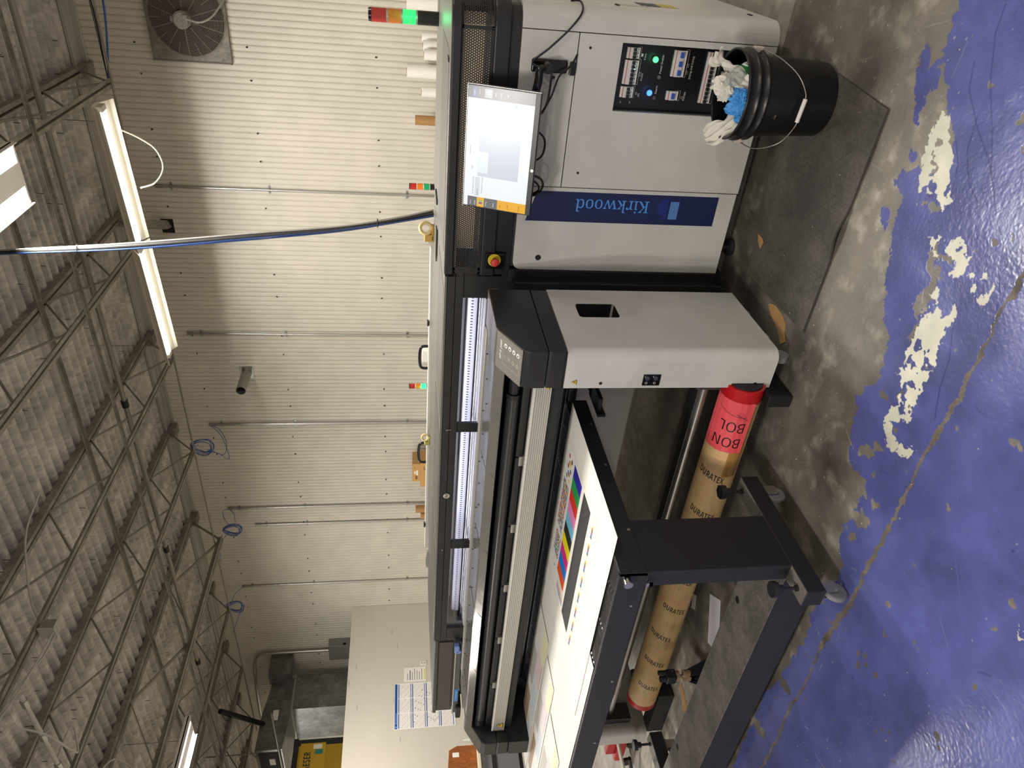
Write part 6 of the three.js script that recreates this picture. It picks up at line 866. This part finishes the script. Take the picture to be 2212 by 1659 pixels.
// ------------------------------------------------------------------ on the partition
{
  const X = -11.219; const pq = (z0, z1, y0, y1, d = 0.002) => quad([X + d, y0, z0], [0, 0, z1 - z0], [0, y1 - y0, 0]); // seen from +x: u runs towards -z
  const pFace = (zl, zr, y0, y1, d) => quad([X + d, y0, zl], [0, 0, zr - zl], [0, y1 - y0, 0]); void pq;
  const chart = ctex(800, 1024, (c, w, h) => {
    c.fillStyle = '#f0ede8'; c.fillRect(0, 0, w, h); c.fillStyle = '#1f4f9a'; c.fillRect(10, 10, w - 20, 44); c.fillStyle = '#7fb4ee'; c.font = 'bold 38px serif'; c.fillText('Kirkwood', 90, 46); c.fillStyle = '#7fb4ee'; c.beginPath(); c.moveTo(30, 18); c.lineTo(60, 18); c.lineTo(45, 32); c.lineTo(60, 46); c.lineTo(30, 46); c.fill();
    for (let r = 0; r < 4; r++) for (let k = 0; k < 3; k++) { const x = 14 + k * 260, y = 70 + r * 235; c.fillStyle = '#27569c'; c.fillRect(x, y, 250, 16); c.fillRect(x, y + 206, 250, 12); c.fillStyle = '#6b6f7c'; for (let i = 0; i < 9; i++) for (let j = 0; j < 7; j++) { c.fillRect(x + 12 + i * 26, y + 36 + j * 24, 12, 3); if ((i * 7 + j * 5 + r + k) % 4 === 0) c.fillRect(x + 12 + i * 26, y + 42 + j * 24, 16, 4); } }
    c.strokeStyle = '#22242c'; c.lineWidth = 5; c.beginPath(); c.moveTo(90, 660); c.lineTo(180, 740); c.stroke(); c.fillStyle = '#22242c'; for (let i = 0; i < 24; i++) c.fillRect(100 + (i * 97) % 560, 330 + (i * 53) % 360, 14, 12);
  });
  solo('wall_chart', [pFace(-6.305, -7.12, 0.935, 1.945, 0.003)], M(0xffffff, 0.35, 0, { map: chart, side: THREE.DoubleSide }), 'large white planner chart with blue bands on the partition', 'poster', [X, 0.935, -6.7]);
  const note = ctex(256, 320, (c, w, h) => { c.fillStyle = '#edeae4'; c.fillRect(0, 0, w, h); c.fillStyle = '#4a4e55'; for (let i = 0; i < 7; i++) c.fillRect(30, 50 + i * 34, 120 + (i * 53) % 80, i === 1 ? 12 : 7); c.fillStyle = '#e3d66a'; c.fillRect(30, 290, 190, 22); });
  solo('wall_notice', [pFace(-7.14, -7.42, 1.40, 1.785, 0.004)], M(0xffffff, 0.6, 0, { map: note, side: THREE.DoubleSide }), 'white paper notice beside the planner chart', 'notice', [X, 1.4, -7.28]);
  const sw = thing('wall_outlet', 'small white outlet plate on the partition right of the notices', 'outlet', [X, 1.40, -7.49]); part('plate', bx(X, X + 0.008, 1.39, 1.50, -7.53, -7.45, 0.002), mPaper, sw); part('socket', [bx(X + 0.008, X + 0.01, 1.455, 1.485, -7.505, -7.475), bx(X + 0.008, X + 0.01, 1.405, 1.435, -7.505, -7.475)], M(0xb9b6ae, 0.5), sw);
  const b = thing('wooden_holder', 'orange brown wooden box holder at the frame edge by the partition', 'wooden box', [-11.0, 0.68, -5.45]); const mWood = M(0xb4672a, 0.5, 0, { map: rep(dtex(256, 256, (i, j) => { const n = 205 + 60 * (pf(i / 256, j / 256, 3, 4) - 0.5) + 50 * (pnoise(i / 256, (j % 256) / 256, 24) - 0.5); return [cl(n), cl(n), cl(n)]; }), 4, 1.2) });
  part('side', [muv(prismX([[-5.72, 0.68], [-5.72, 0.98], [-5.66, 1.10], [-5.2, 1.14], [-5.2, 0.68]], -11.03, -11.01)), muv(prismX([[-5.72, 0.68], [-5.72, 0.98], [-5.66, 1.10], [-5.2, 1.14], [-5.2, 0.68]], -10.79, -10.77))], mWood, b); part('shelf', [muv(bx(-11.01, -10.79, 0.68, 0.7, -5.7, -5.2)), muv(bx(-11.01, -10.79, 0.86, 0.875, -5.7, -5.2)), muv(bx(-11.01, -10.79, 0.70, 0.86, -5.715, -5.70))], mWood, b); part('paper_slip', bx(-10.768, -10.765, 0.95, 1.05, -5.62, -5.55), mPaper, b);
  const wb = thing('work_counter', 'pale counter under the wooden holder along the partition', 'counter', [-10.95, 0, -5.3]); part('top', bx(-11.215, -10.6, 0.64, 0.68, -5.95, -4.2, 0.004), M(0xd9d3bd, 0.5), wb); part('cabinet', bx(-11.2, -10.65, 0.06, 0.64, -5.9, -4.25), M(0x6d6c70, 0.5), wb); part('plinth', bx(-11.2, -10.7, 0, 0.06, -5.88, -4.27), mBlackSoft, wb); part('dark_band', bx(-10.649, -10.64, 0.40, 0.47, -5.9, -4.25), mBlackSoft, wb);
  const gl = thing('spray_bottle', 'small clear bottle with green label on the counter beside the wooden holder', 'bottle', [-10.72, 0.68, -5.78]); part('flask', lathe([[0, 0], [0.035, 0], [0.036, 0.11], [0.014, 0.15], [0.014, 0.2], [0, 0.2]], 20).translate(-10.72, 0.68, -5.78), PM(0xeef2ee, 0.15, 0, { transmission: 0.6, thickness: 0 }), gl); part('label', new THREE.CylinderGeometry(0.0365, 0.0365, 0.05, 20, 1, true).translate(-10.72, 0.745, -5.78), M(0x9fb89a, 0.5, 0, { side: THREE.DoubleSide }), gl);
}
scene.traverse(o => { if (o.isMesh) { o.castShadow = true; o.receiveShadow = true; } });
renderer.render(scene, camera);
